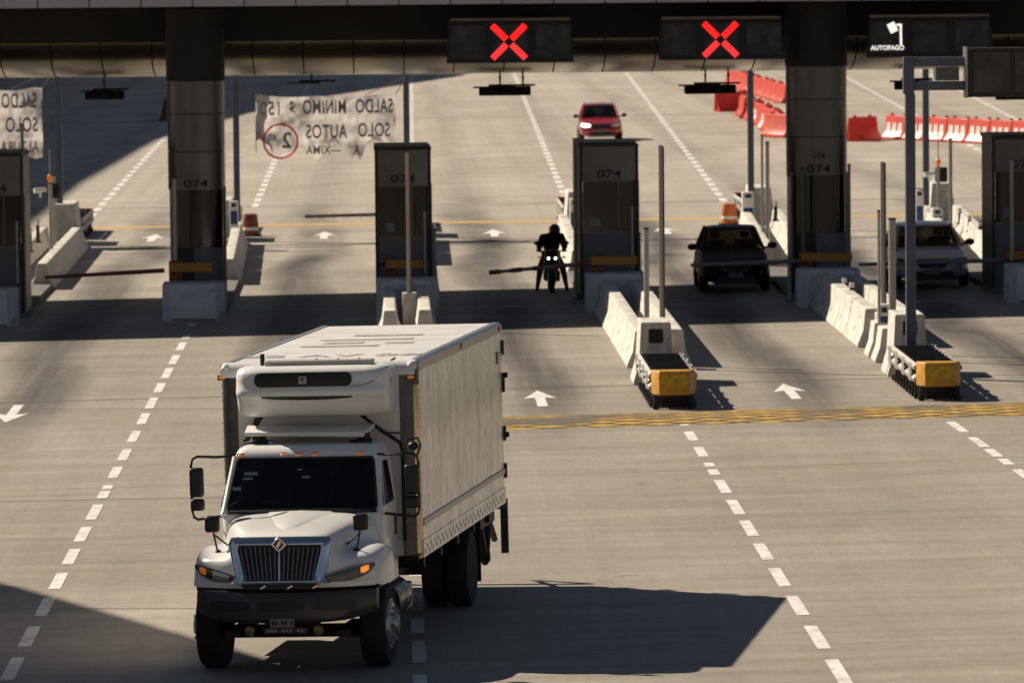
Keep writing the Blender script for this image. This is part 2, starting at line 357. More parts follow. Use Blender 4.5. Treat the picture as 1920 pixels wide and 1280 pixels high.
def each(b, name, m, parent=None, **kw):              # every separate piece its own part
    par = list(range(len(b.v)))
    def find(i):
        while par[i] != i: par[i] = par[par[i]]; i = par[i]
        return i
    for f in b.f:
        for i in f[1:]: par[find(i)] = find(f[0])
    groups = {}
    for f in b.f: groups.setdefault(find(f[0]), []).append(f)
    out_ = []
    for fs in groups.values():
        ids = sorted({i for f in fs for i in f}); ix = {v: k for k, v in enumerate(ids)}
        c = MB(); c.v = [b.v[i] for i in ids]; c.f = [tuple(ix[i] for i in f) for f in fs]; out_.append(c.build(name, m, parent, **kw))
    return out_
def tag(o, label=None, cat=None, group=None, kind=None):
    if label: o['label'] = label
    if cat: o['category'] = cat
    if group: o['group'] = group
    if kind: o['kind'] = kind
    return o
def empty(name, loc, label, cat, group=None, rz=0., rot=None):
    o = bpy.data.objects.new(name, None); COL.objects.link(o); o.location = loc; o.empty_display_size = .3
    o.rotation_euler = rot if rot else (0, 0, rz)
    return tag(o, label, cat, group)
def copy_tree(o, parent=None):
    c = o.copy(); COL.objects.link(c); c.parent = parent
    for ch in [k for k in bpy.data.objects if k.parent == o]: copy_tree(ch, c)
    return c
def text_mesh(txt, size, depth=.004, squash=1., space=1., fat=0., fit=None):
    cu = bpy.data.curves.new('lettering', 'FONT'); cu.body = txt; cu.size = size; cu.extrude = depth; cu.offset = fat; cu.align_x = 'CENTER'; cu.align_y = 'CENTER'; cu.space_character = space
    o = bpy.data.objects.new('lettering_tmp', cu); COL.objects.link(o)
    bpy.context.view_layer.update()
    me = bpy.data.meshes.new_from_object(o.evaluated_get(bpy.context.evaluated_depsgraph_get()))
    bpy.data.objects.remove(o)
    if fit:
        xs_ = [v.co.x for v in me.vertices]; squash = fit/(max(xs_)-min(xs_))
    for v in me.vertices: v.co.x *= squash
    return me
def lettering(txt, size, m, parent, loc, rot=(math.pi/2, 0, 0), depth=.004, squash=1., name='lettering', bend=None, space=1.):
    me = text_mesh(txt, size, depth, squash, space, size*.022); me.name = name
    if bend:                                        # wrap round a column of that radius (local frame: x right, y up, z out)
        for v in me.vertices:
            a = v.co.x/bend; rr = bend+v.co.z; v.co.x = rr*math.sin(a); v.co.z = rr*math.cos(a)-bend
    me.materials.clear(); me.materials.append(M[m])
    o = bpy.data.objects.new(name, me); COL.objects.link(o); o.parent = parent; o.location = loc; o.rotation_euler = rot
    return o
def rrect(hw, y0, y1, r, z, n=4):                    # rounded rectangle in plan, at height z
    pts = []
    for cx, cy, a0 in ((hw-r, y0+r, -90), (hw-r, y1-r, 0), (-hw+r, y1-r, 90), (-hw+r, y0+r, 180)):
        for i in range(n+1):
            a = R(a0+90*i/n); pts.append((cx+r*math.cos(a), cy+r*math.sin(a), z))
    return pts

# ================================================================== SETTING
def sheet(name, pts, m, lift=.004, bevel=0):         # flat paint on the tilted plaza
    b = MB(); b.add([(x, y, gz(x)+lift) for x, y in pts], [tuple(range(len(pts)))])
    o = b.build(name, m); return tag(o, kind='structure')
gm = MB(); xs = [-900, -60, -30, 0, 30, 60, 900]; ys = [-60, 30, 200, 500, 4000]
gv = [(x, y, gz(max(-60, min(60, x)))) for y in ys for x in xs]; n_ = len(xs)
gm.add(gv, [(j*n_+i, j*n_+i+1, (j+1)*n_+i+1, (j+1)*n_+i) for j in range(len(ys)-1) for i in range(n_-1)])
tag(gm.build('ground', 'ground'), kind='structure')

hb = MB(); hv = []; n_h = 120  # unseen hill ring, added to keep bright low sky out of reflections
for k in range(n_h):
    a = 2*math.pi*k/n_h; c_, s_ = math.sin(a), math.cos(a)
    q = mnoise.noise(Vector((c_*3, s_*3, 4.)))+.5*mnoise.noise(Vector((c_*9, s_*9, 1.)))
    for rr_, zz in ((640, -9), (760, 62+34*q), (900, 96+60*q), (1300, -9)): hv.append((c_*rr_, s_*rr_+100, zz))
hb.add(hv, [(4*k+i, 4*((k+1) % n_h)+i, 4*((k+1) % n_h)+i+1, 4*k+i+1) for k in range(n_h) for i in range(3)])
M['added_hill'] = mat('added_hill', (.085, .080, .055), .95, var=.45, scale=.02)
tag(hb.build('added_hills', 'added_hill', smooth=True, angle=180), kind='structure')
def band(p0, p1, w, name, m, lift=.004):             # strip between two photo points
    a, b = G(*p0), G(*p1); sheet(name, [(a.x, a.y-w/2), (b.x, b.y-w/2), (b.x, b.y+w/2), (a.x, a.y+w/2)], m, lift)
band((-60, 757), (1990, 700), .10, 'expansion_joint', 'joint', .003)
band((-60, 768), (415, 766), .035, 'expansion_joint', 'joint_soft', .003)
band((-60, 941), (470, 931), .05, 'expansion_joint', 'joint_soft', .003)
band((-60, 1141), (420, 1140), .05, 'expansion_joint', 'joint_soft', .003)
band((-60, 394), (1990, 370), .22, 'expansion_joint', 'joint', .003)
band((-60, 233), (1990, 206), .5, 'expansion_joint', 'joint_soft', .003)
band((-60, 468), (1990, 440), .5, 'drain_channel', 'joint', .003)
band((-60, 480), (1990, 452), .12, 'drain_channel', 'joint_soft', .003)
band((-60, 588), (1990, 561), .10, 'stop_line', 'line_white', .004)
band((-60, 922), (1200, 884), .05, 'faded_line', 'line_orange', .004)
band((1200, 884), (1990, 853), .07, 'faded_line', 'line_orange', .004)
band((-60, 431), (1990, 400), 1.15, 'yellow_line', 'line_yellow', .004)
band((1590, 318), (1740, 388), .35, 'yellow_line', 'line_yellow', .0052)
band((1588, 350), (1690, 408), .35, 'yellow_line', 'line_yellow', .0052)

def dashed(name, xa, ya, xb, yb, spans, w, m, lift=.006):
    b = MB()
    for s0, s1 in spans:
        def X(y): return xa+(xb-xa)*(y-ya)/(yb-ya)
        p = [(X(s0)-w/2, s0), (X(s0)+w/2, s0), (X(s1)+w/2, s1), (X(s1)-w/2, s1)]
        b.add([(x, y, gz(x)+lift) for x, y in p], [(0, 1, 2, 3)])
    return tag(b.build(name, m), kind='structure')
def spans_px(px, pairs):
    o = []
    for a, b in pairs:
        y0, y1 = G(px(b), b).y, G(px(a), a).y; o.append((y0, y1))
    return o
Lp = lambda y: 345-325/620*(y-640)
dashed('lane_line', G(Lp(640), 640).x, G(Lp(640), 640).y, G(Lp(1260), 1260).x, G(Lp(1260), 1260).y,
       spans_px(Lp, [(606,612),(627,635),(642,657),(666,683),(690,709),(718,736),(746,766),(775,795),(808,829),(842,863),(875,896),(910,917),(921,934),(946,974),(988,1015),(1029,1058),(1074,1104),(1121,1155),(1174,1212),(1232,1275)]), .165, 'line_white')
Rp = lambda y: 1285+295/470*(y-800)
dashed('lane_line', G(Rp(800), 800).x, G(Rp(800), 800).y, G(Rp(1270), 1270).x, G(Rp(1270), 1270).y,
       spans_px(Rp, [(793,798),(809,826),(838,856),(868,875),(880,890),(900,924),(937,964),(976,1005),(1019,1049),(1065,1099),(1117,1153),(1173,1216),(1236,1284)]), .165, 'line_white')
Qp = lambda y: 1760+1.39*(y-775)
dashed('lane_line', G(Qp(775), 775).x, G(Qp(775), 775).y, G(Qp(890), 890).x, G(Qp(890), 890).y,
       spans_px(Qp, [(776,781),(791,810),(820,838),(842,856),(860,871),(880,896),(906,925),(940,962)]), .165, 'line_white')
Mp = lambda y: 785
dashed('lane_line', .40, 110, .36, 65, spans_px(Mp, [(760,775),(800,820),(845,868),(890,915),(940,968),(990,1020),(1045,1080),(1110,1145),(1158,1187),(1201,1242),(1265,1300)]), .165, 'line_white')
def far_line(p, q, y1=430, name='lane_line'):
    a, b = G(*p), G(*q); d0, d1 = a.y, max(b.y, y1)
    sp = []; y = d0
    while y < d1: sp.append((y, y+2.6)); y += 4.2
    dashed(name, a.x, a.y, b.x, b.y, sp, .24, 'line_far')
far_line((160, 418), (305, 262)); far_line((478, 388), (518, 296)); far_line((772, 395), (771, 150))
far_line((1060, 372), (985, 190)); far_line((1358, 378), (1175, 138)); far_line((1905, 320), (1595, 150)); far_line((1990, 268), (1825, 183))

def arrow(x, y0, y1, m='line_white', hw=.31, sw=.095, hl=1.75, k=1., lean=0.):
    s = 1 if y1 > y0 else -1
    p = [(x-sw+lean, y0), (x+sw+lean, y0), (x+sw, y1-s*hl), (x+hw, y1-s*hl*1.12), (x, y1), (x-hw, y1-s*hl*1.12), (x-sw, y1-s*hl)]
    return sheet('lane_arrow', p if s > 0 else p[::-1], m, .006)
arrow(2.90, 108.15, 112.0); arrow(7.62, 108.4, 112.2); arrow(-6.99, 111.6, 107.5); arrow(-1.9, 111.8, 107.7); arrow(12.6, 108.5, 112.3)
for px, py in ((287, 446), (608, 441), (926, 437), (1246, 432), (1580, 430)):
    g = G(px, py); arrow(g.x, g.y-2.2, g.y+2.2, 'line_far', .34, .12, 2.4)

# speed hump, a low dome of painted asphalt
b = MB(); rings = []
for x in (-.6, 4, 8, 12, 19):
    y0 = 103.45+(x-2)*.035; rings.append([(x, y0-.35+t*2.9, gz(x)+.002+.07*math.sin(math.pi*t)) for t in (0, .12, .3, .5, .7, .88, 1)])
b.loft(rings, cap=False, closed=False); tag(b.build('speed_hump', 'rumble', smooth=True), kind='structure')

IX = [-9.25, -4.45, .52, 5.40, 10.30, 15.15]          # centre lines of the toll islands
NAMES = ['far left', 'left column', 'left booth', 'middle booth', 'right column', 'right booth']
for x in IX:
    q_ = [-.15, -.3, .1, .3, .75, 1.2][IX.index(x)]; b = MB(); b.prism([(x-.72, 138.6), (x+.72, 138.6), (x+.72, 150), (x+.72+q_, 171.5), (x+.5+q_, 173.5), (x-.5+q_, 173.5), (x-.72+q_, 171.5), (x-.72, 150)], 'z', gz(x)-.05, gz(x)+.14)
    tag(b.build('traffic_island', 'kerb', bevel=.02), kind='structure')

# ------------------------------------------------------------------ canopy
ct = empty('toll_canopy', (2.5, 137, 0), 'long toll plaza canopy with a curved metal underside spanning all the lanes', 'canopy')
X0, X1 = -26, 32
def cx(v): return v-2.5
def cy(v): return v-137
Yf = 136.8
b = MB(); b.box(cx(X0), cx(X1), cy(Yf+.12), cy(151.6), 7.22, 7.72); b.build('roof', 'roof_deck', ct)
# fascia: separate sunless cladding panels along the roof edge
k = 0; x = X0
b = MB()
while x < X1-.1:
    b.box(cx(x+.012), cx(x+1.18), cy(Yf), cy(Yf+.115), 7.2, 7.9); x += 1.2
b.build('fascia', 'fascia', ct, bevel=.012)
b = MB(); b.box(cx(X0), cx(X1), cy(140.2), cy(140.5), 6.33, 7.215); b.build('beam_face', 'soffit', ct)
prof = []
for i in range(13):
    a = math.pi/2*i/12; prof.append((cy(140.2)+3.4*(1-math.cos(a)) , 6.33-.88*math.sin(a)))
back = [(cy(140.2)+3.4+3.2*math.sin(math.pi/2*i/8), 5.45+.9*(1-math.cos(math.pi/2*i/8))) for i in range(1, 9)]
full = prof+back
x = X0; b = MB()
while x < X1-.1:
    rings = [[(cx(x+.022), y, z) for y, z in full], [(cx(x+1.19), y, z) for y, z in full]]
    b.loft(rings, cap=False, closed=False); x += 1.205
b.build('underside', 'belly', ct, smooth=True)
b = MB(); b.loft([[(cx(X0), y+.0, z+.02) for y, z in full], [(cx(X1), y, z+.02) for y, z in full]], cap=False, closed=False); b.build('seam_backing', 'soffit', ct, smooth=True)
b = MB(); b.box(cx(X0), cx(X1), cy(146.9), cy(147.1), 6.35, 7.215); b.build('rear_face', 'fascia', ct)

# ------------------------------------------------------------------ toll columns and booths
def plinth(x, y, w, h, label):
    r = empty('concrete_plinth', (x, y, gz(x)), label, 'plinth', 'concrete plinths at the island noses')
    hw = w/2; p = [(-hw, .32), (-hw+.20, 0), (hw-.20, 0), (hw, .32), (hw, 1.3), (-hw, 1.3)]
    b = MB(); b.loft([[(a, c, -.05) for a, c in p], [(a*.985, c, h*.96) for a, c in p], [(a*.965, c+.01, h) for a, c in p]]); b.build('block', 'conc_grey', r, bevel=.02)
    b = MB(); b.loft([[(-hw+.21, -.004, .01), (hw-.21, -.004, .01), (hw-.21, -.001, .015), (-hw+.21, -.001, .015)], [(-hw+.215, -.004, .06), (hw-.215, -.004, .06), (hw-.215, -.001, .06), (-hw+.215, -.001, .06)]]); b.build('scuffed_foot', 'kerb', r)
    return r
PL = [(IX[0], 135.4), (IX[1], 135.9), (IX[2], 135.4), (IX[3], 135.6), (IX[4], 135.2), (IX[5], 135.0)]
plabs = ['grey concrete plinth at the left edge of the picture', 'pale grey concrete plinth under the left round column', 'grey concrete plinth under the narrow booth left of the motorcycle',
         'grey concrete plinth under the booth right of the motorcycle', 'grey concrete plinth under the right round column', 'grey concrete plinth at the right edge of the picture']
for (x, y), l in zip(PL, plabs): plinth(x, y, 1.46, .86, l)

def arc_patch(b, r, a0, a1, z0, z1, c=(0, 0), n=16, t=.01):
    rings = []
    for i in range(n+1):
        a = a0+(a1-a0)*i/n; s_, c_ = math.sin(a), -math.cos(a)
        rings.append([(c[0]+r*s_, c[1]+r*c_, z0), (c[0]+(r+t)*s_, c[1]+(r+t)*c_, z0), (c[0]+(r+t)*s_, c[1]+(r+t)*c_, z1), (c[0]+r*s_, c[1]+r*c_, z1)])
    b.loft(rings)
def column(x, yc, r, label, small):
    t = empty('round_toll_column', (x, yc, gz(x)), label, 'column', 'round columns carrying the canopy')
    zs = [.1, 1.62, 2.95, 3.55, 4.4, 5.3, 5.55]
    b = MB(); b.lathe([(r-.03, .1), (r-.03, 5.55)], (0, 0, 0), n=40); b.build('core', 'booth_black', t, smooth=True)
    b = MB()
    for z0, z1 in ((2.93, 3.83), (3.845, 4.72), (4.735, 5.5)): b.lathe([(r-.02, z0), (r, z0+.004), (r, z1-.004), (r-.02, z1)], (0, 0, 0), n=48)
    b.build('shaft_cladding', 'booth_grey', t, smooth=True)
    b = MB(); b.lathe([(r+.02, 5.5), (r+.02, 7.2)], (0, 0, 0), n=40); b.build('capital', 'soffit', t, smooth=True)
    b = MB(); arc_patch(b, r-.012, R(-62), R(70), 1.58, 2.92); b.build('window', 'booth_glass', t, smooth=True)
    b = MB(); arc_patch(b, r-.008, R(-6), R(80), .1, 1.57); b.build('lower_panel', 'booth_low', t, smooth=True)
    b = MB(); arc_patch(b, r-.008, R(84), R(150), .1, 2.92, n=10); b.build('side_cladding', 'booth_side', t, smooth=True)
    b = MB()
    for a in (R(-58), R(-62), R(76)): arc_patch(b, r+.002, a, a+R(2.4), .9 if a < 0 else .2, 3.0, n=2, t=.03)
    each(b, 'door_post', 'galv', t)
    z = 3.08
    lettering('074', .27, 'letter_dark', t, (0, -r-.006, z), squash=1.45, name='lane_number', bend=r+.004)
    if small: lettering('074', .2, 'letter_dark', t, (0, -r-.006, z+.31), squash=1.0, name='lane_number', bend=r+.004)
    return t
column(onx(371, 139), 139.0, .675, 'left dark round column with 074 above a curved window', False)
column(onx(1532, 139), 139.0, .72, 'right dark round column with 074 written twice', True)

def booth(x, y, w, top, label, side=1):
    t = empty('toll_booth', (x, y, gz(x)), label, 'booth', 'narrow rectangular toll booths')
    hw = w/2; d = 2.4
    b = MB(); b.box(-hw+.02, hw-.02, .03, d, 1.62, 1.66); b.box(-hw+.02, hw-.02, .03, d, .1, 1.62); b.box(-hw+.02, hw-.02, .03, d, 2.9, top-.05)
    b.box(-hw+.02, -hw+.1, d-.1, d, 1.66, 2.9); b.box(hw-.1, hw-.02, d-.1, d, 1.66, 2.9); b.box(-.2, .2, d-.08, d-.02, 1.66, 2.9); b.build('cabin', 'booth_black', t)
    b = MB()
    for s in (-1, 1): b.box(min(s*hw, s*(hw-.07)), max(s*hw, s*(hw-.07)), -.02, d+.02, .12, top-.06)
    each(b, 'corner_frame', 'booth_black', t, bevel=.01)
    # roof cap with a chamfered right shoulder
    b = MB(); b.prism([(-hw-.02, top-.09), (hw+.02, top-.09), (hw+.02, top-.08), (hw-.06, top), (-hw-.02, top)], 'y', -.06, d+.06); b.build('roof_cap', 'booth_black', t)
    # slightly bowed name panel
    rings = []
    for i in range(11):
        u = -1+2*i/10; xx = u*(hw-.075); yy = .0-.055*(1-u*u); rings.append([(xx, yy, 2.93), (xx, yy, top-.1), (xx, yy+.02, top-.1), (xx, yy+.02, 2.93)])
    b = MB(); b.loft(rings); b.build('number_panel', 'booth_grey', t, smooth=True)
    b = MB(); b.box(-hw+.075, hw-.075, -.008, .012, 1.67, 2.92); b.build('window', 'booth_glass', t)
    b = MB(); b.box(-hw+.075, hw-.075, -.012, .025, .12, 1.655); b.build('lower_panel', 'booth_low', t)
    b = MB(); b.box(-hw+.075, hw-.075, -.022, -.0085, 1.655, 1.70); b.box(-hw+.075, hw-.075, -.022, -.0085, 2.885, 2.925); b.build('window_rail', 'booth_side', t)
    b = MB(); b.box(hw*.32-.015, hw*.32+.015, -.02, -.0085, 1.70, 2.885); b.build('mullion', 'booth_side', t)
    b = MB(); b.box(-hw*.62, -hw*.30, -.016, -.0085, 1.82, 2.02); b.build('notice', 'plate', t)
    b = MB(); b.tube([(hw-.1, -.03, 2.9), (hw-.12, -.05, 2.2), (hw-.09, -.05, 1.2)], .012, 6); b.build('cable', 'rubber', t)
    b = MB(); b.box(-.28, .05, .9, 1.1, 1.7, 2.25); b.box(.1, .34, 1.2, 1.5, 1.7, 2.5); each(b, 'equipment', 'booth_side', t)
    b = MB(); b.box(hw+.003, hw+.02, .15, d-.2, .12, 2.9); b.build('side_cladding', 'booth_side', t)
    b = MB(); b.cyl((hw-.16, -.09, .85), (hw-.16, -.09, 2.3), .035); b.cyl((hw-.16, -.09, .9), (hw-.16, .0, .9), .02); b.build('hand_rail', 'galv', t, smooth=True)
    lettering('074', .27, 'letter_dark', t, (0, -.062, 3.06), squash=1.45, name='lane_number')
    return t
booth(onx(757, 138.8), 138.8, 1.33, 3.85, 'narrow black toll booth standing left of the motorcycle lane')
booth(onx(1143, 138.8), 138.8, 1.40, 3.82, 'black toll booth standing right of the motorcycle lane')
booth(onx(1919, 138.8), 138.8, 1.48, 3.76, 'black toll booth cut by the right edge of the picture')
booth(onx(-8, 138.8), 138.8, 1.36, 3.92, 'black toll booth cut by the left edge of the picture')

# ------------------------------------------------------------------ guard posts
def post(px, py_top, D, label, r=.05, m='galv', base=None, zb=0.):
    x = onx(px, D); z0 = gz(x)
    o = empty('guard_post', (x, D, z0), label, 'post', 'steel posts on the toll islands')
    top = AT(px, py_top, D).z-z0
    b = MB(); b.cyl((0, 0, zb-.02), (0, 0, top), r); b.build('pipe', m, o, smooth=True)
    b = MB(); b.cyl((0, 0, top+.002), (0, 0, top+.035), r*1.06); b.build('cap', 'dark_steel', o)
    b = MB(); b.box(-r*1.8, r*1.8, -r*1.8, r*1.8, zb-.02, zb+.02); b.build('base_plate', 'dark_steel', o)
    return o
post(1080, 262, 141, 'tall pale post rising beside the booth right of the motorcycle', .055)
post(1212, 430, 118, 'short galvanised post just behind the white block of the middle island', .055)
post(1084, 270, 146, 'slim post behind the tall pale one at the middle booth', .03)
post(1430, 255, 158, 'slim leaning-dark post left of the right column, the taller of two', .035)
post(1440, 268, 158, 'thicker post next to the right column, the shorter of two', .055)
post(1506, 318, 137.8, 'grey post standing against the front of the right column', .05, 'booth_low', zb=.86)
post(1480, 330, 138, 'post at the left flank of the right column', .045)
post(329, 335, 137.6, 'pale post standing against the left front of the left column', .05, 'galv', zb=.86)
post(1593, 310, 139.5, 'slim post at the right flank of the right column', .035)
post(1673, 412, 117.6, 'thick galvanised post behind the right white block', .075)
post(1648, 397, 118.5, 'thin post left of the raised barrier arm on the right island', .03)
post(1783, 262, 160, 'round post right of the camera mast on the far right island', .05)
post(97, 345, 158, 'slim galvanised post on the far left island', .045)
post(103, 330, 162, 'slim post behind another on the far left island', .04)
post(45, 235, 141, 'post at the right flank of the left edge booth', .04)
post(813, 432, 140.5, 'short grey post at the right flank of the booth left of the motorcycle', .07)
post(1198, 440, 139.6, 'short grey post at the right flank of the middle booth', .05)
post(1897, 300, 137.2, 'pale post in front of the right edge booth', .045, zb=.86)

# ------------------------------------------------------------------ barrier gates
def arm_mb(p, q, r0=.055, r1=.04):
    b = MB(); b.cyl(p, q, r0, r1, 10); return b
def gate(px0, py0, px1, py1, D0, bar, label, arm_m='red_arm', stripes=0):
    a, e = AT(px0, py0, D0), AT(px1, py1, D0+.2)
    r = empty('barrier_gate', (a.x, D0, gz(a.x)), label, 'barrier gate', 'lane barrier gates')
    o = Vector((a.x, D0, gz(a.x)))
    b = arm_mb(a-o, e-o); ar = b.build('boom_arm', arm_m, r, smooth=True)
    if stripes:
        b = MB()
        for i in range(stripes):
            u0 = (i+.5)/stripes; u1 = u0+.5/stripes; pp, qq = (a-o).lerp(e-o, u0), (a-o).lerp(e-o, min(1, u1)); b.cyl(pp, qq, .058, .056, 10)
        each(b, 'stripe', 'arm_grey' if arm_m != 'arm_grey' else 'red_arm', ar, smooth=True)
    if bar:
        bx0, bx1, by0, by1 = bar; c0, c1 = AT(bx0, by1, D0-.12)-o, AT(bx1, by0, D0-.12)-o
        b = MB(); b.box(c0.x, c1.x, -.2, -.06, c0.z, c1.z); b.build('counterweight_beam', 'shaded_yellow', r, bevel=.01)
        b = MB(); b.box(c0.x-.02, c0.x+.28, -.055, .3, c0.z-.22, c1.z+.03); b.build('cabinet', 'dark_orange', r, bevel=.015)
        b = MB(); b.box(c0.x+.02, c0.x+.16, -.07, -.056, c0.z-.06, c0.z+.08); b.build('pivot', 'dark_steel', r)
    return r
gate(308, 507, 84, 520, 137.2, (318, 397, 492, 510), 'lowered dark red barrier arm reaching left from the left column', 'red_arm', 0)
gate(722, 495, 712, 495.5, 137.6, (724, 793, 487, 503), 'barrier gate with a yellow beam on the booth left of the motorcycle', 'dark_steel', 0)
gate(1122, 492, 917, 511, 136.6, (1108, 1195, 480, 497), 'lowered barrier arm held across the motorcycle lane', 'arm_grey', 5)
gate(1520, 489, 1295, 497, 137.0, (1502, 1597, 474, 490), 'lowered barrier arm across the front of the dark hatchback', 'arm_grey', 0)
gate(1905, 487, 1610, 496, 137.4, (1888, 1960, 470, 486), 'lowered barrier arm across the front of the silver car', 'arm_grey', 0)
gate(716, 402, 572, 406, 178, None, 'distant striped barrier arm low behind the left booth', 'red_arm', 6)
def raised(px, pt, pb, D, label):
    a, e = AT(px+1.5, pb, D), AT(px, pt, D); o = Vector((a.x, D, gz(a.x)))
    r = empty('raised_barrier', o, label, 'barrier gate', 'raised barrier arms')
    b = MB(); z = (a-o).z; b.box(-.05, .03, -.03, .03, .0, (e-o).z); b.build('boom_arm', 'galv', r, bevel=.008)
    b = MB(); b.box(.032, .062, -.034, .034, .0, (e-o).z-.03); b.build('edge_strip', 'red_arm', r)
    b = MB(); b.box(-.15, .17, -.05, .35, .0, .85); b.build('cabinet', 'conc_white', r, bevel=.02)
    return r
raised(1240, 272, 602, 117.0, 'raised barrier arm standing upright behind the middle white block')
raised(766, 287, 600, 130.5, 'raised barrier arm standing upright before the left booth')
raised(1655, 303, 610, 119.6, 'raised barrier arm standing upright on the right island')

# ------------------------------------------------------------------ concrete barriers
def jersey_mesh(L, h=.72, wt=.13, wb=.30, name='concrete_barrier'):
    b = MB(); p = [(-wb, 0), (wb, 0), (wb, .05), (wt+.045, h*.44), (wt, h-.015), (wt-.02, h), (-wt+.02, h), (-wt, h-.015), (-wt-.045, h*.44), (-wb, .05)]
    n = 8; rings = []
    for i in range(n+1):
        y = L*i/n; rings.append([(q[0]+random.uniform(-.004, .004), y, q[1]) for q in p])
    b.loft(rings); return b
def scuff(m):
    n = m.node_tree; L = n.links.new; p = n.nodes['Principled BSDF']; src = p.inputs['Base Color'].links[0].from_socket
    tc = n.nodes.new('ShaderNodeTexCoord'); mp = n.nodes.new('ShaderNodeMapping'); mp.inputs['Scale'].default_value = (1, .35, 1.4)
    t = n.nodes.new('ShaderNodeTexNoise'); t.inputs['Scale'].default_value = 2.6; t.inputs['Detail'].default_value = 8; t.inputs['Roughness'].default_value = .75
    r = n.nodes.new('ShaderNodeValToRGB'); r.color_ramp.elements[0].position = .56; r.color_ramp.elements[1].position = .68; r.color_ramp.elements[0].color = (1, 1, 1, 1); r.color_ramp.elements[1].color = (.34, .31, .28, 1)
    x = n.nodes.new('ShaderNodeMixRGB'); x.blend_type = 'MULTIPLY'; x.inputs[0].default_value = 1
    L(tc.outputs['Object'], mp.inputs[0]); L(mp.outputs[0], t.inputs[0]); L(t.outputs[0], r.inputs[0]); L(src, x.inputs[1]); L(r.outputs[0], x.inputs[2]); L(x.outputs[0], p.inputs['Base Color'])
scuff(M['conc_white']); scuff(M['conc_grey']); scuff(M['yellow'])
GB = 'white concrete barriers along the toll islands'
def jersey(x, y0, y1, label, h=.72, wt=.13, wb=.30, m='conc_white'):
    o = jersey_mesh(y1-y0, h, wt, wb).build('concrete_barrier', m, bevel=.012); o.location = (x, y0, gz(x)); return tag(o, label, 'barrier', GB)
for n, (a, c) in enumerate(((117.4, 122.2), (122.24, 127.1), (127.14, 132.0), (132.04, 135.4))):
    w = ['nearest to the white block', 'second from the white block', 'third from the white block', 'shaded, against the plinth'][n]
    jersey(5.14, a, c, 'white concrete barrier in the left row of the middle island, %s' % w, .74)
for n, (a, c) in enumerate(((117.6, 123.4), (123.44, 129.4), (129.44, 135.4))):
    jersey(5.86, a, c, 'white concrete barrier in the right row of the middle island, %s' % ['nearest to the white block', 'second from the white block', 'shaded, against the plinth'][n], .74)
for n, (a, c) in enumerate(((121.7, 125.4), (125.46, 128.0), (128.08, 130.6), (130.65, 135.0))):
    jersey(10.14, a, c, 'white concrete barrier in the left row of the right island, %s' % ['nearest the camera', 'second', 'third', 'shaded, against the plinth'][n], .80, .15, .31)
jersey(10.10, 118.7, 119.7, 'small white barrier piece, the farther of a pair before the right row', .70, .16, .30)
jersey(10.12, 117.2, 118.3, 'small white barrier piece, the nearer of a pair before the right white block', .68, .16, .30)
for n, (a, c) in enumerate(((121.5, 126), (126.05, 130.5), (130.55, 135.0))):
    jersey(10.86, a, c, 'white concrete barrier in the right row of the right island, %s' % ['nearest the camera', 'second', 'shaded, against the plinth'][n], .76)
for s, l in ((-.42, 'left'), (.34, 'right')):
    for n, (a, c) in enumerate(((126.0, 131.3), (131.34, 135.2))):
        jersey(IX[2]+s, a, c, 'white concrete barrier behind the truck roof, %s row, %s' % (l, ['nearer the camera', 'against the plinth'][n]), .74)

def end_block(x, y, label, w=.88, h=1.2, d=1.5, panel=True, flip=False):
    r = empty('barrier_end_block', (x, y, gz(x)), label, 'concrete block', 'concrete end blocks of the islands', math.pi if flip else 0)
    hb = w/2; p = [(-hb, 0), (hb, 0), (hb, .05), (hb-.11, .42), (.29, h-.02), (.27, h), (-.27, h), (-.29, h-.02), (-hb+.11, .42), (-hb, .05)]
    b = MB(); b.prism(p, 'y', 0, d); b.build('block', 'conc_white', r, bevel=.02)
    if panel:
        b = MB(); b.box(-.14, .14, -.014, .0, .80, 1.07); b.build('black_panel', 'black_plastic', r, bevel=.03)
    return r
end_block(5.22, 112.9, 'white concrete end block with a black square behind the middle yellow cushion')
end_block(10.18, 113.4, 'white concrete end block behind the tall blue-grey sign post')

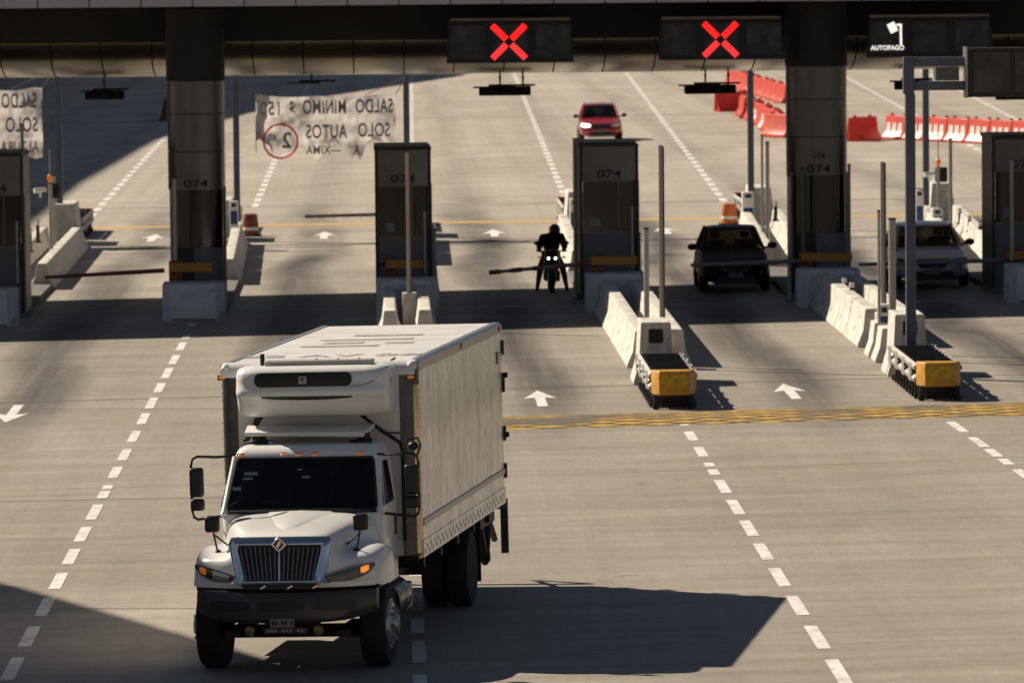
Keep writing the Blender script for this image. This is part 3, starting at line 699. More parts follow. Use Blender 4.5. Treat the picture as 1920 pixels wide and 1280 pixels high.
# ------------------------------------------------------------------ crash cushions
def cushion(x, y, label, L=6.0, rz=0., col='yellow', sticker=True):
    r = empty('crash_cushion', (x, y, gz(x)), label, 'crash cushion', 'crash cushions at the island ends', rz)
    # nose, chamfered in plan
    p = [(-.40, .45), (-.40, .30), (-.27, 0), (.27, 0), (.40, .30), (.40, .45)]
    b = MB(); b.loft([[(a*.98, c, .26) for a, c in p], [(a, c, .30) for a, c in p], [(a, c, .67) for a, c in p], [(a*.97, c+.01, .70) for a, c in p]]); b.build('nose', col, r, bevel=.012)
    if sticker:
        b = MB(); b.box(-.25, .25, -.006, -.001, .44, .63); b.build('sticker', 'sticker', r)
    b = MB()
    for s in (-1, 1):
        b.box(s*.33-.035, s*.33+.035, .06, .14, -.0, .26); b.box(s*.22-.02, s*.22+.02, .30, .36, .0, .26); b.cyl((s*.33-.06, .1, .05), (s*.33+.06, .1, .05), .05)
    each(b, 'front_leg', 'dark_steel', r)
    b = MB(); n = 9
    for i in range(n):
        y0 = .55+i*(L-.7)/n
        b.box(-.36, .36, y0, y0+.07, .10, .66); b.box(-.33, .33, y0+.10, y0+(L-.7)/n-.08, .22, .54)
        b.box(-.43, .43, y0, y0+.06, .0, .10)
    b.build('cartridge_bay', 'black_plastic', r, bevel=.01)
    for s, nm in ((-1, 'side_rail'), (1, 'side_rail')):
        b = MB(); 
        for z0 in (.28, .50):
            b.loft([[(s*.385, .40, z0), (s*.45, .40, z0+.05), (s*.45, .40, z0+.11), (s*.385, .40, z0+.16)], [(s*.385, L, z0), (s*.45, L, z0+.05), (s*.45, L, z0+.11), (s*.385, L, z0+.16)]])
        for k in range(4):
            y0 = .9+k*1.45; b.box(s*.452-.006, s*.452+.006, y0, y0+.5, .30, .64)
        b.build('side_rail', 'galv', r, bevel=.006)
    return r
cushion(5.26, 106.7, 'yellow crash cushion at the near end of the middle toll island')
cushion(10.17, 107.2, 'yellow crash cushion in front of the tall sign post')

# ------------------------------------------------------------------ far ends of the islands (facing the other way)
SH = [-.15, -.3, .1, .3, .75, 1.2]
WH = ['far left island', 'island behind the left column', 'island behind the left booth', 'island behind the middle booth', 'island behind the right column', 'far right island']
for k, x in enumerate(IX):
    for s in (-1, 1):
        if k == 0 and s < 0: offs = -.55
        else: offs = s*.46
        for n, (a, c) in enumerate(((150.5, 157.4), (157.6, 164.4), (164.6, 171.2))):
            if k == 2 and n == 0: continue
            sh = SH[k]*(a-150)/22; jo = jersey(x+offs+sh, a, c, 'white barrier on the %s, %s row, %s' % (WH[k], 'left' if s < 0 else 'right', ['near piece', 'middle piece', 'far piece'][n]), .66); jo.rotation_euler = (0, 0, -math.atan(SH[k]/22))
    end_block(x+SH[k]*1.12, 175.6, 'white end block on the %s, seen from its back' % WH[k], .95, 1.22, 2.6, False, True)
    cushion(x+SH[k]*1.3, 182.4, ['dark crash cushion pointing away at the far left island', 'dark and red crash cushion pointing away behind the left column', 'crash cushion pointing away behind the left booth',
            'yellow crash cushion pointing away behind the middle booth', 'orange crash cushion pointing away left of the right column', 'crash cushion pointing away on the far right island'][k], 6.2, math.pi, 'orange', False)

# tall far posts of the opposite-direction signs
def far_post(px, D, label):
    x = onx(px, D); r = empty('sign_post', (x, D, gz(x)), label, 'sign post', 'square sign posts beyond the booths')
    b = MB(); b.box(-.09, .09, -.09, .09, 0, 6.0); b.build('post', 'post_blue', r, bevel=.012)
    b = MB(); b.box(-.2, .2, -.2, .2, 0, .03); b.build('base_plate', 'dark_steel', r)
    b = MB(); b.box(.1, 2.4, -.08, .08, 5.72, 5.95); b.build('arm', 'post_blue', r, bevel=.012)
    return r
far_post(114, 173.6, 'square blue-grey post left of the far left lane, beside the banner')
far_post(446, 173.0, 'square blue-grey post right behind the left column')
far_post(765, 173.0, 'square blue-grey post rising behind the left booth')
far_post(1409, 173.0, 'square blue-grey post left of the right column')
far_post(1737, 172.0, 'square grey post right of the tall near sign post')

# ------------------------------------------------------------------ near sign post
xg = onx(1708, 117.0)
D = 112.95
xg = AT(1708, 600, D).x
r = empty('gantry_sign', (xg, D, gz(xg)), 'tall blue-grey sign post with an open double arm and a dark sign box', 'sign post')
def lz(py): return AT(1708, py, D).z-gz(xg)
def lx(px): return AT(px, 150, D).x-xg
b = MB(); b.box(-.095, .095, -.095, .095, 0, lz(176)); b.build('post', 'post_blue', r, bevel=.012)
b = MB(); b.box(lx(1693), lx(1713.5), -.1, .1, lz(176), lz(107)); b.build('arm_upright', 'post_blue', r, bevel=.012)
b = MB(); b.box(lx(1713.5)+.002, lx(1812), -.09, .09, lz(125), lz(108)); b.build('upper_arm', 'post_blue', r, bevel=.01)
b = MB(); b.box(lx(1713.5)+.002, lx(1812), -.09, .09, lz(170), lz(153)); b.build('lower_arm', 'post_blue', r, bevel=.01)
b = MB(); b.box(lx(1754), lx(1797), -.16, .06, lz(152)+.002, lz(126)-.002); b.build('control_box', 'booth_low', r, bevel=.01)
b = MB(); b.box(lx(1749.5), lx(1753.5), -.17, .07, lz(152)+.004, lz(126)-.004); b.build('box_flange', 'white_paint', r)
sb = MB(); sb.box(lx(1811), lx(1811)+3.2, -.34, .24, lz(183), lz(91)); sbo = sb.build('sign_box', 'booth_black', r, bevel=.015)
b = MB(); b.box(lx(1822), lx(1890), -.352, -.341, lz(174), lz(99)); b.build('screen', 'screen', sbo)
b = MB(); b.box(lx(1900), lx(1990), -.352, -.341, lz(174), lz(99)); b.build('screen', 'screen', sbo)
b = MB(); b.box(lx(1811)-.03, lx(1811)-.001, -.345, .25, lz(184), lz(89)); b.build('side_flange', 'steel', sbo)
b = MB(); b.box(-.22, .22, -.22, .22, 0, .03); b.build('base_plate', 'dark_steel', r)

# ------------------------------------------------------------------ lane signs on the beam
def lane_sign(x0, x1, y0, y1, D, label, what):
    c = AT((x0+x1)/2, (y0+y1)/2, D); r = empty('lane_sign', c, label, 'lane sign', 'dark lane signs under the canopy')
    w = (x1-x0)*D/F/2; h = (y1-y0)*D/F/2
    b = MB(); b.loft([[(-w, -.12, -h), (w, -.12, -h), (w-.02, .36, -h+.02), (-w+.02, .36, -h+.02)], [(-w+.05, .02, h), (w-.05, .02, h), (w-.05, .42, h), (-w+.05, .42, h)]]); hs = b.build('housing', 'booth_black', r, bevel=.02)
    sl_ = Matrix.Translation((0, -.062, 0)) @ Matrix.Rotation(-math.atan2(.14, 2*h), 4, 'X')
    b = MB(); b.box(-w*.94, w*.94, .06, .09, h+.002, h+.07); b.build('visor', 'booth_side', r)
    pw = w*2/3
    for i in range(3):
        xc = -w+pw*(i+.5)
        b = MB(); b.box(xc-pw*.40, xc+pw*.40, -.016, .004, -h*.78, h*.80, T=sl_); b.build('screen', 'screen', r)
    def bar(p, q, wd, m, nm):
        p, q = Vector((p[0], 0, p[1])), Vector((q[0], 0, q[1])); d = (q-p).normalized(); u = Vector((-d.z, 0, d.x))*wd/2
        b = MB(); v = [p+u, q+u, q-u, p-u]; b.loft([[t+Vector((0, -.024, 0)) for t in v], [t+Vector((0, -.017, 0)) for t in v]], T=sl_); return b.build(nm, m, r)
    if what == 'X':
        s = .39; wd = .145; g = .05
        ox = (954-956.5)*D/F if x0 < 1000 else (1351-1353)*D/F
        for sx in (-1, 1):
            for sz in (-1, 1):
                bar((ox+sx*g*1.25, sz*g*1.25), (ox+sx*s, sz*s), wd, 'led_red_a' if sz > 0 else 'led_red_b', 'red_cross_bar')
        bar((ox-.04, 0), (ox+.04, 0), .08, 'led_off', 'cross_centre')
    else:
        sc = D/F; X = lambda px: (px-(x0+x1)/2)*sc; Z = lambda py: -(py-(y0+y1)/2)*sc
        lc = sl_ @ Vector((X(1663), -.024, Z(90))); lettering('AUTOPAGO', .155, 'led_white', r, lc, (math.pi/2-math.atan2(.14, 2*h), 0, 0), squash=.92)
        
        bar((X(1688.5), Z(85)), (X(1688.5), Z(46)), .055, 'led_white', 'pictogram_pole'); bar((X(1690.5), Z(46.5)), (X(1680), Z(46.5)), .05, 'led_white', 'pictogram_arm')
        bar((X(1669), Z(43)), (X(1677), Z(60)), .19, 'led_white', 'pictogram_card')
    return r
lane_sign(837, 1076, 40, 118, 138.2, 'dark lane sign above the motorcycle lane with a red cross, left of two', 'X')
lane_sign(1234, 1471, 37, 112, 138.2, 'dark lane sign above the hatchback lane with a red cross, right of two', 'X')
lane_sign(1624, 1862, 33, 107, 138.2, 'dark lane sign reading AUTOPAGO with a white pictogram', 'A')
# ------------------------------------------------------------------ tag-reader antennas hung from the beam
def antenna(px, py_top, py_bot, w, label, double=True, ybar=None, D=143.4, tilt=0.):
    s = D/F; c = AT(px, py_top, D); r = empty('tag_antenna', c, label, 'antenna', 'tag readers hanging over the lanes', 0)
    h = (py_bot-py_top)*s; hw = w*s/2
    b = MB()
    for dx in ((-.10, .46) if double else (.0,)): b.cyl((dx, 0, -h*.55), (dx, 0, .12), .022); b.cyl((dx, 0, -h*.30), (dx, 0, -h*.2), .034)
    each(b, 'hanger', 'dark_steel', r)
    zb = -h*.60; b = MB(); b.box(-hw, hw*.35, -.03, .03, zb-.06, zb-.02); b.box(-hw*.5, hw, .04, .09, zb-.02, zb+.03); each(b, 'cross_bar', 'dark_steel', r)
    if py_bot-py_top > 26:
        b = MB()
        T = Matrix.Translation((0, -.05, -h*.88)) @ Matrix.Rotation(R(-22), 4, 'X')
        b.box(-hw*.82, hw*.86, -.05, .04, -.10, .13, T=T); b.build('panel', 'black_plastic', r, bevel=.03)
        b = MB()
        for dx in (-hw*.6, hw*.15, hw*.6): b.box(dx-.03, dx+.03, -.06, .06, -h*.80, zb-.02)
        each(b, 'bracket', 'dark_steel', r)
    return r
antenna(195, 143, 185, 88, 'dark tag reader hanging over the far left lane', False)
antenna(584, 140, 161, 90, 'thin dark tag reader bar above the white banner', False)
antenna(945, 136, 177, 116, 'dark tag reader hanging below the left red cross')
antenna(1330, 131, 174, 116, 'dark tag reader hanging below the right red cross')
antenna(1712, 124, 166, 88, 'dark tag reader hanging behind the sign post frame', False)
antenna(1905, 150, 184, 96, 'thin dark tag reader at the right edge below the sign box', False)
# lamps set in the underside
for px, py in ((192, 133), (568, 134), (960, 127), (1345, 121)):
    c = AT(px, py, 142.6); r = MB(); r.lathe([(.30, 0), (.32, .03), (.32, .06)], (0, 0, 0), n=20); o = r.build('downlight', 'dark_steel', smooth=True); o.location = c; o.scale = (1.3, .8, 1)
    tag(o, {192: 'round lamp in the underside over the far left lane', 568: 'round lamp in the underside above the banner', 960: 'round lamp in the underside below the left red cross', 1345: 'round lamp in the underside below the right red cross'}[px], 'lamp', 'lamps in the canopy underside')

# ------------------------------------------------------------------ banners
def banner(px0, px1, py0, py1, D, label, lines, ring=None, seed=1., tear=.52):
    c = AT((px0+px1)/2, (py0+py1)/2, D); s = D/F; w = (px1-px0)*s; h = (py1-py0)*s
    r = empty('banner', c, label, 'banner', 'white cloth banners')
    def disp(x, z):
        v = .14*mnoise.noise(Vector((x*.9+seed*7, z*1.2, seed)))+.11*mnoise.noise(Vector((x*2.2+z*1.8, z*1.6-x, seed*3)))+.035*mnoise.noise(Vector((x*6+z*3, z*5-x*2, seed*5)))
        t = max(0., (x/w+.12)); v += t*.30*math.sin((x*2.6+z*4.2))*(.6+t)         # diagonal folds on the right
        return v
    nx, nz = 72, 40; vs = []
    for j in range(nz+1):
        for i in range(nx+1):
            u = i/nx; v = j/nz; x = -w/2+w*u; sag = .06*math.sin(math.pi*u)+.05*abs(math.sin(7*u)); z = h/2-v*h-sag*(1-v)
            rag = tear*h*(.5+.5*math.sin(u*23+seed))*(.3+.7*abs(math.sin(u*7.3+1.2*seed)))*.8+tear*h*.25*mnoise.noise(Vector((u*26, seed, 0)))
            z += rag*v**6
            vs.append((x, disp(x, z), z))
    b = MB(); b.add(vs, [(j*(nx+1)+i, j*(nx+1)+i+1, (j+1)*(nx+1)+i+1, (j+1)*(nx+1)+i) for j in range(nz) for i in range(nx)]); b.build('cloth', 'banner', r, smooth=True, angle=180)
    def put(me, X, Z, m, name, rz=0):
        me.name = name
        for v in me.vertices:
            lx_, lz_ = v.co.x, v.co.y; v.co = Vector((X-lx_, disp(X-lx_, Z+lz_)-.012, Z+lz_))
        me.materials.clear(); me.materials.append(M[m]); o = bpy.data.objects.new(name, me); COL.objects.link(o); o.parent = r
    for txt, X, Z, size, sq in lines:
        put(text_mesh(txt, size, .0, 1., 1.08, size*.02, sq*s), (X-(px0+px1)/2)*s, -(Z-(py0+py1)/2)*s, 'letter_grey', 'lettering')
    if ring:
        X, Z, rad = (ring[0]-(px0+px1)/2)*s, -(ring[1]-(py0+py1)/2)*s, ring[2]*s
        vs = []; fs = []; n = 48
        for k in range(n):
            a = 2*math.pi*k/n
            for q in (rad*.93, rad*1.05):
                x, z = X+q*math.cos(a), Z+q*math.sin(a); vs.append((x, disp(x, z)-.012, z))
            fs.append((2*k, 2*k+1, (2*k+3) % (2*n), (2*k+2) % (2*n)))
        b = MB(); b.add(vs, fs); b.build('red_ring', 'red_plastic', r)
    b = MB(); b.tube([(-w/2, disp(-w/2, h/2), h/2), (-w/2-.35, 0, h/2+.12)], .012); b.tube([(w/2, disp(w/2, h/2-.06), h/2-.04), (w/2+.3, .0, h/2+.42)], .012); b.tube([(w/2-.9, disp(w/2-.9, h/2-.06), h/2-.05), (w/2+.3, 0, h/2+.46)], .01); each(b, 'tie_cord', 'booth_side', r)
    b = MB(); b.box(-w/2-.012, -w/2+.012, disp(-w/2, 0)-.02, disp(-w/2, 0)+.02, -h*.38, h/2); b.build('edge_batten', 'galv', r)
    return r
banner(480, 742, 176, 300, 172.4, 'torn white banner seen from behind with a red ring and mirrored SALDO MINIMO text',
       [('SALDO', 702, 201, .56, 70), ('MINIMO', 609, 202, .56, 81), ('$', 548, 203, .54, 11), ('150', 509, 204, .56, 35),
        ('SOLO', 701, 246, .56, 60), ('AUTOS', 612, 248, .56, 77), ('—XIMA', 606, 282, .34, 66), ('2', 538, 264, .64, 18), ('.60', 512, 258, .27, 19), ('A', 668, 283, .40, 12)], (526, 264, 32), 1.)
banner(-90, 79, 164, 297, 173.2, 'white banner cut by the left edge with mirrored SALDO and SOLO text',
       [('SALDO', 36, 191, .60, 66), ('SOLO', 40, 236, .60, 60), ('ALTURA', 36, 277, .46, 72)], None, 2.3, .05)

# ------------------------------------------------------------------ small furniture of the islands
def bollard(px, py_base, py_top, D, label):
    x = onx(px, D); r = empty('delineator_post', (x, D, gz(x)), label, 'post', 'black delineators with white tops')
    h = (py_base-py_top)*D/F; z0 = AT(px, py_base, D).z-gz(x)
    b = MB(); b.cyl((0, 0, z0), (0, 0, z0+h), .05); b.build('stem', 'black_plastic', r, smooth=True)
    b = MB(); b.cyl((0, 0, z0+h*.74), (0, 0, z0+h*.98), .056); b.build('white_band', 'white_plastic', r, smooth=True)
    b = MB(); b.cyl((0, 0, z0-.04), (0, 0, z0), .10); b.build('foot', 'rubber', r)
    return r
for a in ((1583, 560, 520, 131, 'upright black delineator with white top on the right island'), (1597, 568, 528, 128.4, 'leaning black delineator with white top on the right island'),
          (57, 470, 427, 157, 'black delineator with white top beside the left edge booth, the nearer'), (72, 452, 412, 163, 'black delineator with white top beside the left edge booth, the farther'),
          (1800, 418, 392, 166, 'farthest of three delineators on the far right island'), (1818, 432, 405, 161, 'middle one of three delineators on the far right island'), (1838, 446, 415, 156.5, 'nearest of three delineators on the far right island'),
          (1455, 412, 378, 160, 'delineator just left of the right column')): bollard(*a)
def kiosk(px, pyb, pyt, wpx, D, label):
    x = onx(px, D); r = empty('tag_reader_cabinet', (x, D, gz(x)), label, 'cabinet', 'white and blue cabinets'); s = D/F
    h = AT(px, pyt, D).z-gz(x); w = wpx*s/2; zb = max(.0, h-(pyb-pyt)*s)
    b = MB(); b.box(-w, w, -.2, .25, 0, h); b.build('case', 'white_paint', r, bevel=.03)
    b = MB(); b.box(-w*.8, w*.8, -.214, -.203, max(.1, h-(pyb-pyt)*s), h-(pyb-pyt)*s*.42); b.build('blue_panel', 'blue_panel', r)
    b = MB(); b.box(-w*.5, w*.5, -.22, -.203, h-.16, h-.06); b.build('display', 'black_plastic', r)
    return r
kiosk(1656, 622, 570, 20, 119.0, 'white cabinet with a blue panel behind the small barrier pieces')
kiosk(1403, 430, 360, 22, 170, 'white cabinet with blue front left of the right column')
kiosk(1724, 428, 356, 15, 168, 'slim white and blue cabinet beyond the tall sign post')
kiosk(1757, 425, 390, 20, 164, 'low white and blue cabinet on the far right island')
kiosk(1078, 432, 372, 18, 166, 'white and blue cabinet at the left flank of the middle booth')
kiosk(440, 420, 377, 16, 168, 'plain white cabinet at the right flank of the left column')
def drum(px, py, label, m, hgt=.72):
    g = G(px, py); r = empty('traffic_drum', g, label, 'traffic drum', 'battered drums at the far island ends')
    b = MB(); b.lathe([(.30, 0), (.30, .06), (.25, .07), (.235, hgt*.5), (.24, hgt*.52), (.20, hgt), (.12, hgt+.02)], (0, 0, 0), n=20); b.build('drum_body', m, r, smooth=True, angle=35)
    b = MB(); b.lathe([(.246, hgt*.28), (.243, hgt*.42)], (0, 0, 0), n=20); b.build('reflective_band', 'white_plastic', r, smooth=True)
    b = MB(); b.lathe([(.34, 0), (.34, .05), (.30, .05)], (0, 0, 0), n=20); b.build('rubber_base', 'rubber', r)
    return r
drum(1368, 421, 'orange drum standing left of the far end of the right column island', 'orange', .62); drum(470, 443, 'dark red drum standing at the far end of the island behind the left column', 'dark_orange', .66); drum(148, 441, 'dark drum standing at the far end of the far left island', 'bumper', .8)
def mast(px, pyb, pyt, D, label):
    x = onx(px, D); r = empty('signal_mast', (x, D, gz(x)), label, 'signal mast', 'masts with an orange beacon'); s = D/F
    z = lambda py: AT(px, py, D).z-gz(x)
    b = MB(); b.cyl((0, 0, .0), (0, 0, z(pyt)), .045); b.build('pole', 'galv', r, smooth=True)
    b = MB(); b.box(-.08, .26, .05, .12, z(pyt+42), z(pyt+14)); b.build('backboard', 'black_plastic', r, bevel=.02)
    b = MB(); b.ellipsoid((0, 0, z(pyt+4)), (.15, .15, .20)); b.cyl((0, 0, z(pyt+8)), (0, 0, z(pyt+12)), .05); b.build('beacon', 'amber', r, smooth=True)
    b = MB(); b.cyl((-.42, -.22, z(pyt+27)), (-.1, -.1, z(pyt+25)), .07, .055); b.cyl((-.26, -.1, z(pyt+40)), (-.26, -.1, z(pyt+28)), .03); each(b, 'camera', 'white_plastic', r, smooth=True)
    b = MB(); b.cyl((0, 0, z(pyt)), (0, 0, z(pyt-50)), .016); b.build('antenna_rod', 'galv', r)
    return r
mast(96, 440, 330, 160, 'signal mast with orange beacon and white camera on the far left island')
mast(1760, 420, 300, 164, 'signal mast with orange beacon and white camera on the far right island')

# ------------------------------------------------------------------ red and white water barriers
def water_barrier_proto():
    r = empty('water_barrier', (0, 0, 0), 'x', 'water barrier', 'red and white plastic barriers beyond the booths')
    L = 1.9
    p = [(-.40, 0), (.40, 0), (.40, .12), (.22, .38), (.15, .95), (.13, 1.0), (-.13, 1.0), (-.15, .95), (-.22, .38), (-.40, .12)]
    b = MB(); b.prism(p, 'x', -L/2, L/2); b.build('body', 'red_plastic', r, bevel=.03)
    b = MB()
    for s in (-1, 1):
        for xc in (-.55, .0, .55):
            pr = [(s*.415, .10), (s*.232, .37), (s*.196, .70)]
            for k in range(2):
                (q0, z0), (q1, z1) = pr[k], pr[k+1]; w0 = (.26, .20, .14)[k]; w1 = (.26, .20, .14)[k+1]
                b.add([(xc-w0, q0, z0), (xc+w0, q0, z0), (xc+w1, q1, z1), (xc-w1, q1, z1)], [(0, 1, 2, 3)])
    each(b, 'white_flute', 'white_plastic', r)
    b = MB()
    for xc in (-.6, .6): b.cyl((xc, 0, 1.0), (xc, 0, 1.09), .07, n=10)
    each(b, 'filler_cap', 'red_plastic', r)
    for xc in (-L/2-.03, L/2+.03):
        b = MB(); b.cyl((xc, 0, .1), (xc, 0, .9), .06, n=10); b.build('coupling', 'red_plastic', r)
    return r
wb0 = water_barrier_proto(); used = [False]
def wbar(px, py, rz, label):
    o = wb0 if not used[0] else copy_tree(wb0); used[0] = True
    g = G(px, py); o.location = g; o.rotation_euler = (0, 0, rz); o['label'] = label; return o
ordn = ['first', 'second', 'third', 'fourth', 'fifth', 'sixth', 'seventh', 'eighth', 'ninth']
ORD = 'first second third fourth fifth sixth seventh eighth ninth tenth eleventh twelfth thirteenth fourteenth'.split()
def wplace(x, y, rz, label):
    o = wb0 if not used[0] else copy_tree(wb0); used[0] = True
    o.location = (x, y, gz(x)); o.rotation_euler = (0, 0, rz); o['label'] = label; return o
for i in range(10): wplace(21.75+i*.70, 247.2-i*1.84, R(-69.2), '%s red and white barrier from the left in the row beside the right column' % ORD[i])
wbar(1617, 264, R(54), 'single dark red barrier standing apart just right of the right column')
for i in range(14):
    if i == 13: continue
    wplace(17.35+.028*i+.10*math.sin(i*1.7), 256.5+i*2.55, R(-88-7*math.sin(i*2.1)), '%s barrier from the near end of the pale red row left of the right column' % ORD[i])
wplace(17.15, 253.2, R(-62), 'bright red barrier touching the left edge of the right column')
wplace(17.55, 293.5, R(20), 'dark red barrier end below the right hanging tag reader')
for i in range(9): wplace(20.95-.045*i, 306+i*5.0, R(-80+6*math.sin(i*3.)), '%s barrier from the front of the farther pale red row beside the square post' % ORD[i])
for o_ in list(bpy.data.objects):                     # the pale row and pile at the left carry no white flutes
    if o_.name.startswith('white_flute') and o_.parent and ('pale red row' in o_.parent.get('label', '') or 'dark red' in o_.parent.get('label', '') or 'bright red' in o_.parent.get('label', '')):
        if 'from the near end' in o_.parent['label'] and o_.parent['label'].split()[0] in ('second', 'fourth', 'seventh'): continue
        bpy.data.objects.remove(o_)
g = G(311, 226); b = MB(); b.lathe([(.30, 0), (.30, .05), (.2, .06), (.035, .95), (.03, 1.0)], (0, 0, 0), n=16); o = b.build('traffic_cone', 'red_arm', smooth=True); o.location = g; o.scale = (1.5, 1.5, 1.2); tag(o, 'dull red traffic cone half hidden by the left column', 'cone')

# ================================================================== VEHICLES
def wheel(parent, c, r, w, name='wheel', rimm='steel', n=28, dish=.05, side=1):
    pr = [(r*.62, -w/2+.01), (r*.93, -w/2), (r*.985, -w/2+.03), (r, -w/2+.07), (r, w/2-.07), (r*.985, w/2-.03), (r*.93, w/2), (r*.62, w/2-.01)]
    b = MB(); b.lathe(pr, c, 'x', n); o = b.build(name, 'rubber', parent, smooth=True, angle=50)
    e = side*(w/2-dish)
    b = MB(); b.lathe([(r*.60, e-side*.02), (r*.61, side*(w/2-.012)), (r*.57, side*(w/2-.014)), (r*.50, e), (r*.28, e+side*.015), (r*.20, e+side*.07), (r*.02, e+side*.075)], c, 'x', n)
    for k in range(8):
        a = 2*math.pi*k/8; b.cyl((c[0]+e, c[1]+r*.36*math.cos(a), c[2]+r*.36*math.sin(a)), (c[0]+e+side*.05, c[1]+r*.36*math.cos(a), c[2]+r*.36*math.sin(a)), .022, n=8)
    b.build('rim', rimm, o, smooth=True)
    return o

def car(loc, label, paint, Wd, Ln, Ht, kind, rz=0., lights='off', cat='car'):
    r = empty('parked_car' if False else 'passenger_car', loc, label, cat, 'cars on the plaza', 0, (0, -CF, rz))
    hw = Wd/2; zb = Ht*.655 if kind != 'suv' else Ht*.645          # belt line
    hood = zb-.06
    st = [(0, .70, .36, .58), (.07, .84, .28, .66), (.24, .95, .22, hood-.20), (.55, .995, .20, hood-.11), (1.0, 1., .20, hood-.01), (1.35, 1., .20, zb), (2.3, 1., .20, zb), (Ln-.6, .99, .22, zb), (Ln-.12, .92, .28, zb-.02), (Ln, .80, .40, zb-.12)]
    rings = []
    for y, k, z0, z1 in st:
        w = hw*k; half = [(w*.84, z0), (w*.97, z0+(z1-z0)*.18), (w, z0+(z1-z0)*.5), (w*.985, z0+(z1-z0)*.78), (w*.90, z1-.02), (w*.6, z1+.012)]
        ring = [(x, y, z) for x, z in half]+[(0, y, z1+.02)]+[(-x, y, z) for x, z in reversed(half)]
        rings.append(ring)
    b = MB(); b.loft(rings); body = b.build('body', paint, r, sub=2, smooth=True)
    # greenhouse
    yc, yt, yr, ye = 1.22, 1.98, Ln-.95, Ln-.35
    wb_, wt_ = hw*.90, hw*.70; zt = Ht
    b = MB(); rr = []
    for y, k, z in ((yt-.06, .93, zt-.05), (yt+.10, .99, zt-.015), ((yt+yr)/2, 1., zt), (yr-.1, .98, zt-.03), (yr+.12, .92, zt-.09)):
        w = wt_*k; rr.append([(-w, y, z-.045), (-w*.96, y, z-.012), (-w*.6, y, z+.004), (0, y, z+.012), (w*.6, y, z+.004), (w*.96, y, z-.012), (w, y, z-.045), (0, y, z-.05)])
    b.loft(rr); b.build('roof', paint, r, smooth=True)
    b = MB()
    for s in (-1, 1):
        b.tube([(s*wb_*.98, yc, zb-.02), (s*wt_*.975, yt, zt-.06)], .045, 6); b.tube([(s*wb_, (yc+yr)/2+.35, zb-.02), (s*wt_*.985, (yt+yr)/2+.2, zt-.05)], .04, 6); b.tube([(s*wb_*.96, ye, zb-.03), (s*wt_*.95, yr, zt-.08)], .06, 6)
    each(b, 'pillar', paint, r, smooth=True)
    def pane(pts, name):
        b = MB(); q = [Vector(p) for p in pts]; nrm = (q[1]-q[0]).cross(q[2]-q[0]).normalized()*.006
        b.loft([[p-nrm for p in q], [p+nrm for p in q]]); return b.build(name, 'car_glass', r)
    pane([(-wb_*.93, yc+.02, zb-.01), (wb_*.93, yc+.02, zb-.01), (wt_*.93, yt-.02, zt-.055), (-wt_*.93, yt-.02, zt-.055)], 'windscreen')
    pane([(-wb_*.9, ye, zb-.01), (wb_*.9, ye, zb-.01), (wt_*.9, yr+.06, zt-.10), (-wt_*.9, yr+.06, zt-.10)], 'rear_window')
    for s in (-1, 1): pane([(s*wb_*.99, yc+.08, zb-.02), (s*wb_*.98, ye-.05, zb-.02), (s*wt_*.97, yr, zt-.07), (s*wt_*.985, yt+.05, zt-.06)], 'side_window')
    b = MB(); b.box(-wb_*.88, wb_*.88, yc+.15, yc+.5, zb-.15, zb-.015); 
    for s in (-1, 1):
        b.box(s*.36-.24, s*.36+.24, 2.3, 2.45, .6, zb+.18); b.box(s*.36-.12, s*.36+.12, 2.33, 2.42, zb+.2, zb+.38)
    each(b, 'interior', 'interior', r, bevel=.03)
    # face
    lz = hood-.27
    for s in (-1, 1):
        b = MB(); b.loft([[(s*hw*.50, .035, lz-.05), (s*hw*.50, .035, lz+.04), (s*hw*.50, .14, lz+.05), (s*hw*.50, .14, lz-.06)], [(s*hw*.74, .06, lz-.075), (s*hw*.74, .06, lz+.075), (s*hw*.74, .2, lz+.08), (s*hw*.74, .2, lz-.08)], [(s*hw*.93, .22, lz-.03), (s*hw*.93, .22, lz+.10), (s*hw*.90, .4, lz+.1), (s*hw*.90, .4, lz-.03)]])
        b.build('headlight', ('lamp_on' if (lights == 'one' and s < 0) else 'lamp_clear' if lights != 'dark' else 'headlamp_dark'), r, bevel=.01)
        b = MB(); b.lathe([(.05, -.02), (.055, .03)], (s*hw*.70, .05, .46), 'y', 12); each(b, 'fog_lamp', 'lamp_clear' if lights != 'dark' else 'headlamp_dark', r)
        b = MB(); b.ellipsoid((s*(hw+.12), yc+.18, zb+.06), (.24, .14, .17)); b.cyl((s*hw*.9, yc+.2, zb), (s*(hw+.05), yc+.18, zb+.03), .025); b.build('mirror', 'black_plastic', r, smooth=True)
    b = MB(); gw = hw*.48; b.prism([(-gw, lz+.06), (-gw*.72, lz-.16), (gw*.72, lz-.16), (gw, lz+.06)], 'y', .005, .06); b.build('grille', 'black_plastic', r, bevel=.015)
    if kind != 'suv':
        b = MB(); b.tube([(-gw*1.0, -.002, lz+.07), (-gw*.62, -.012, lz-.15), (gw*.62, -.012, lz-.15), (gw*1.0, -.002, lz+.07)], .014, 6); b.build('chrome_trim', 'chrome', r)
    b = MB(); b.prism([(-hw*.62, .20), (-hw*.5, .42), (hw*.5, .42), (hw*.62, .20)], 'y', -.02, .12); b.build('lower_intake', 'black_plastic', r, bevel=.015)
    b = MB(); b.box(-hw*.68, hw*.68, -.035, .05, .225, .275); b.build('skid_plate', 'steel' if kind == 'suv' and lights == 'one' else 'bumper', r, bevel=.01)
    b = MB(); b.box(-.17, .17, -.03, -.015, lz-.30, lz-.18); b.build('licence_plate', 'plate', r)
    for s in (-1, 1):
        for y in (.88, Ln-.85): wheel(r, (s*(hw-.11), y, .325), .325, .21, side=s)
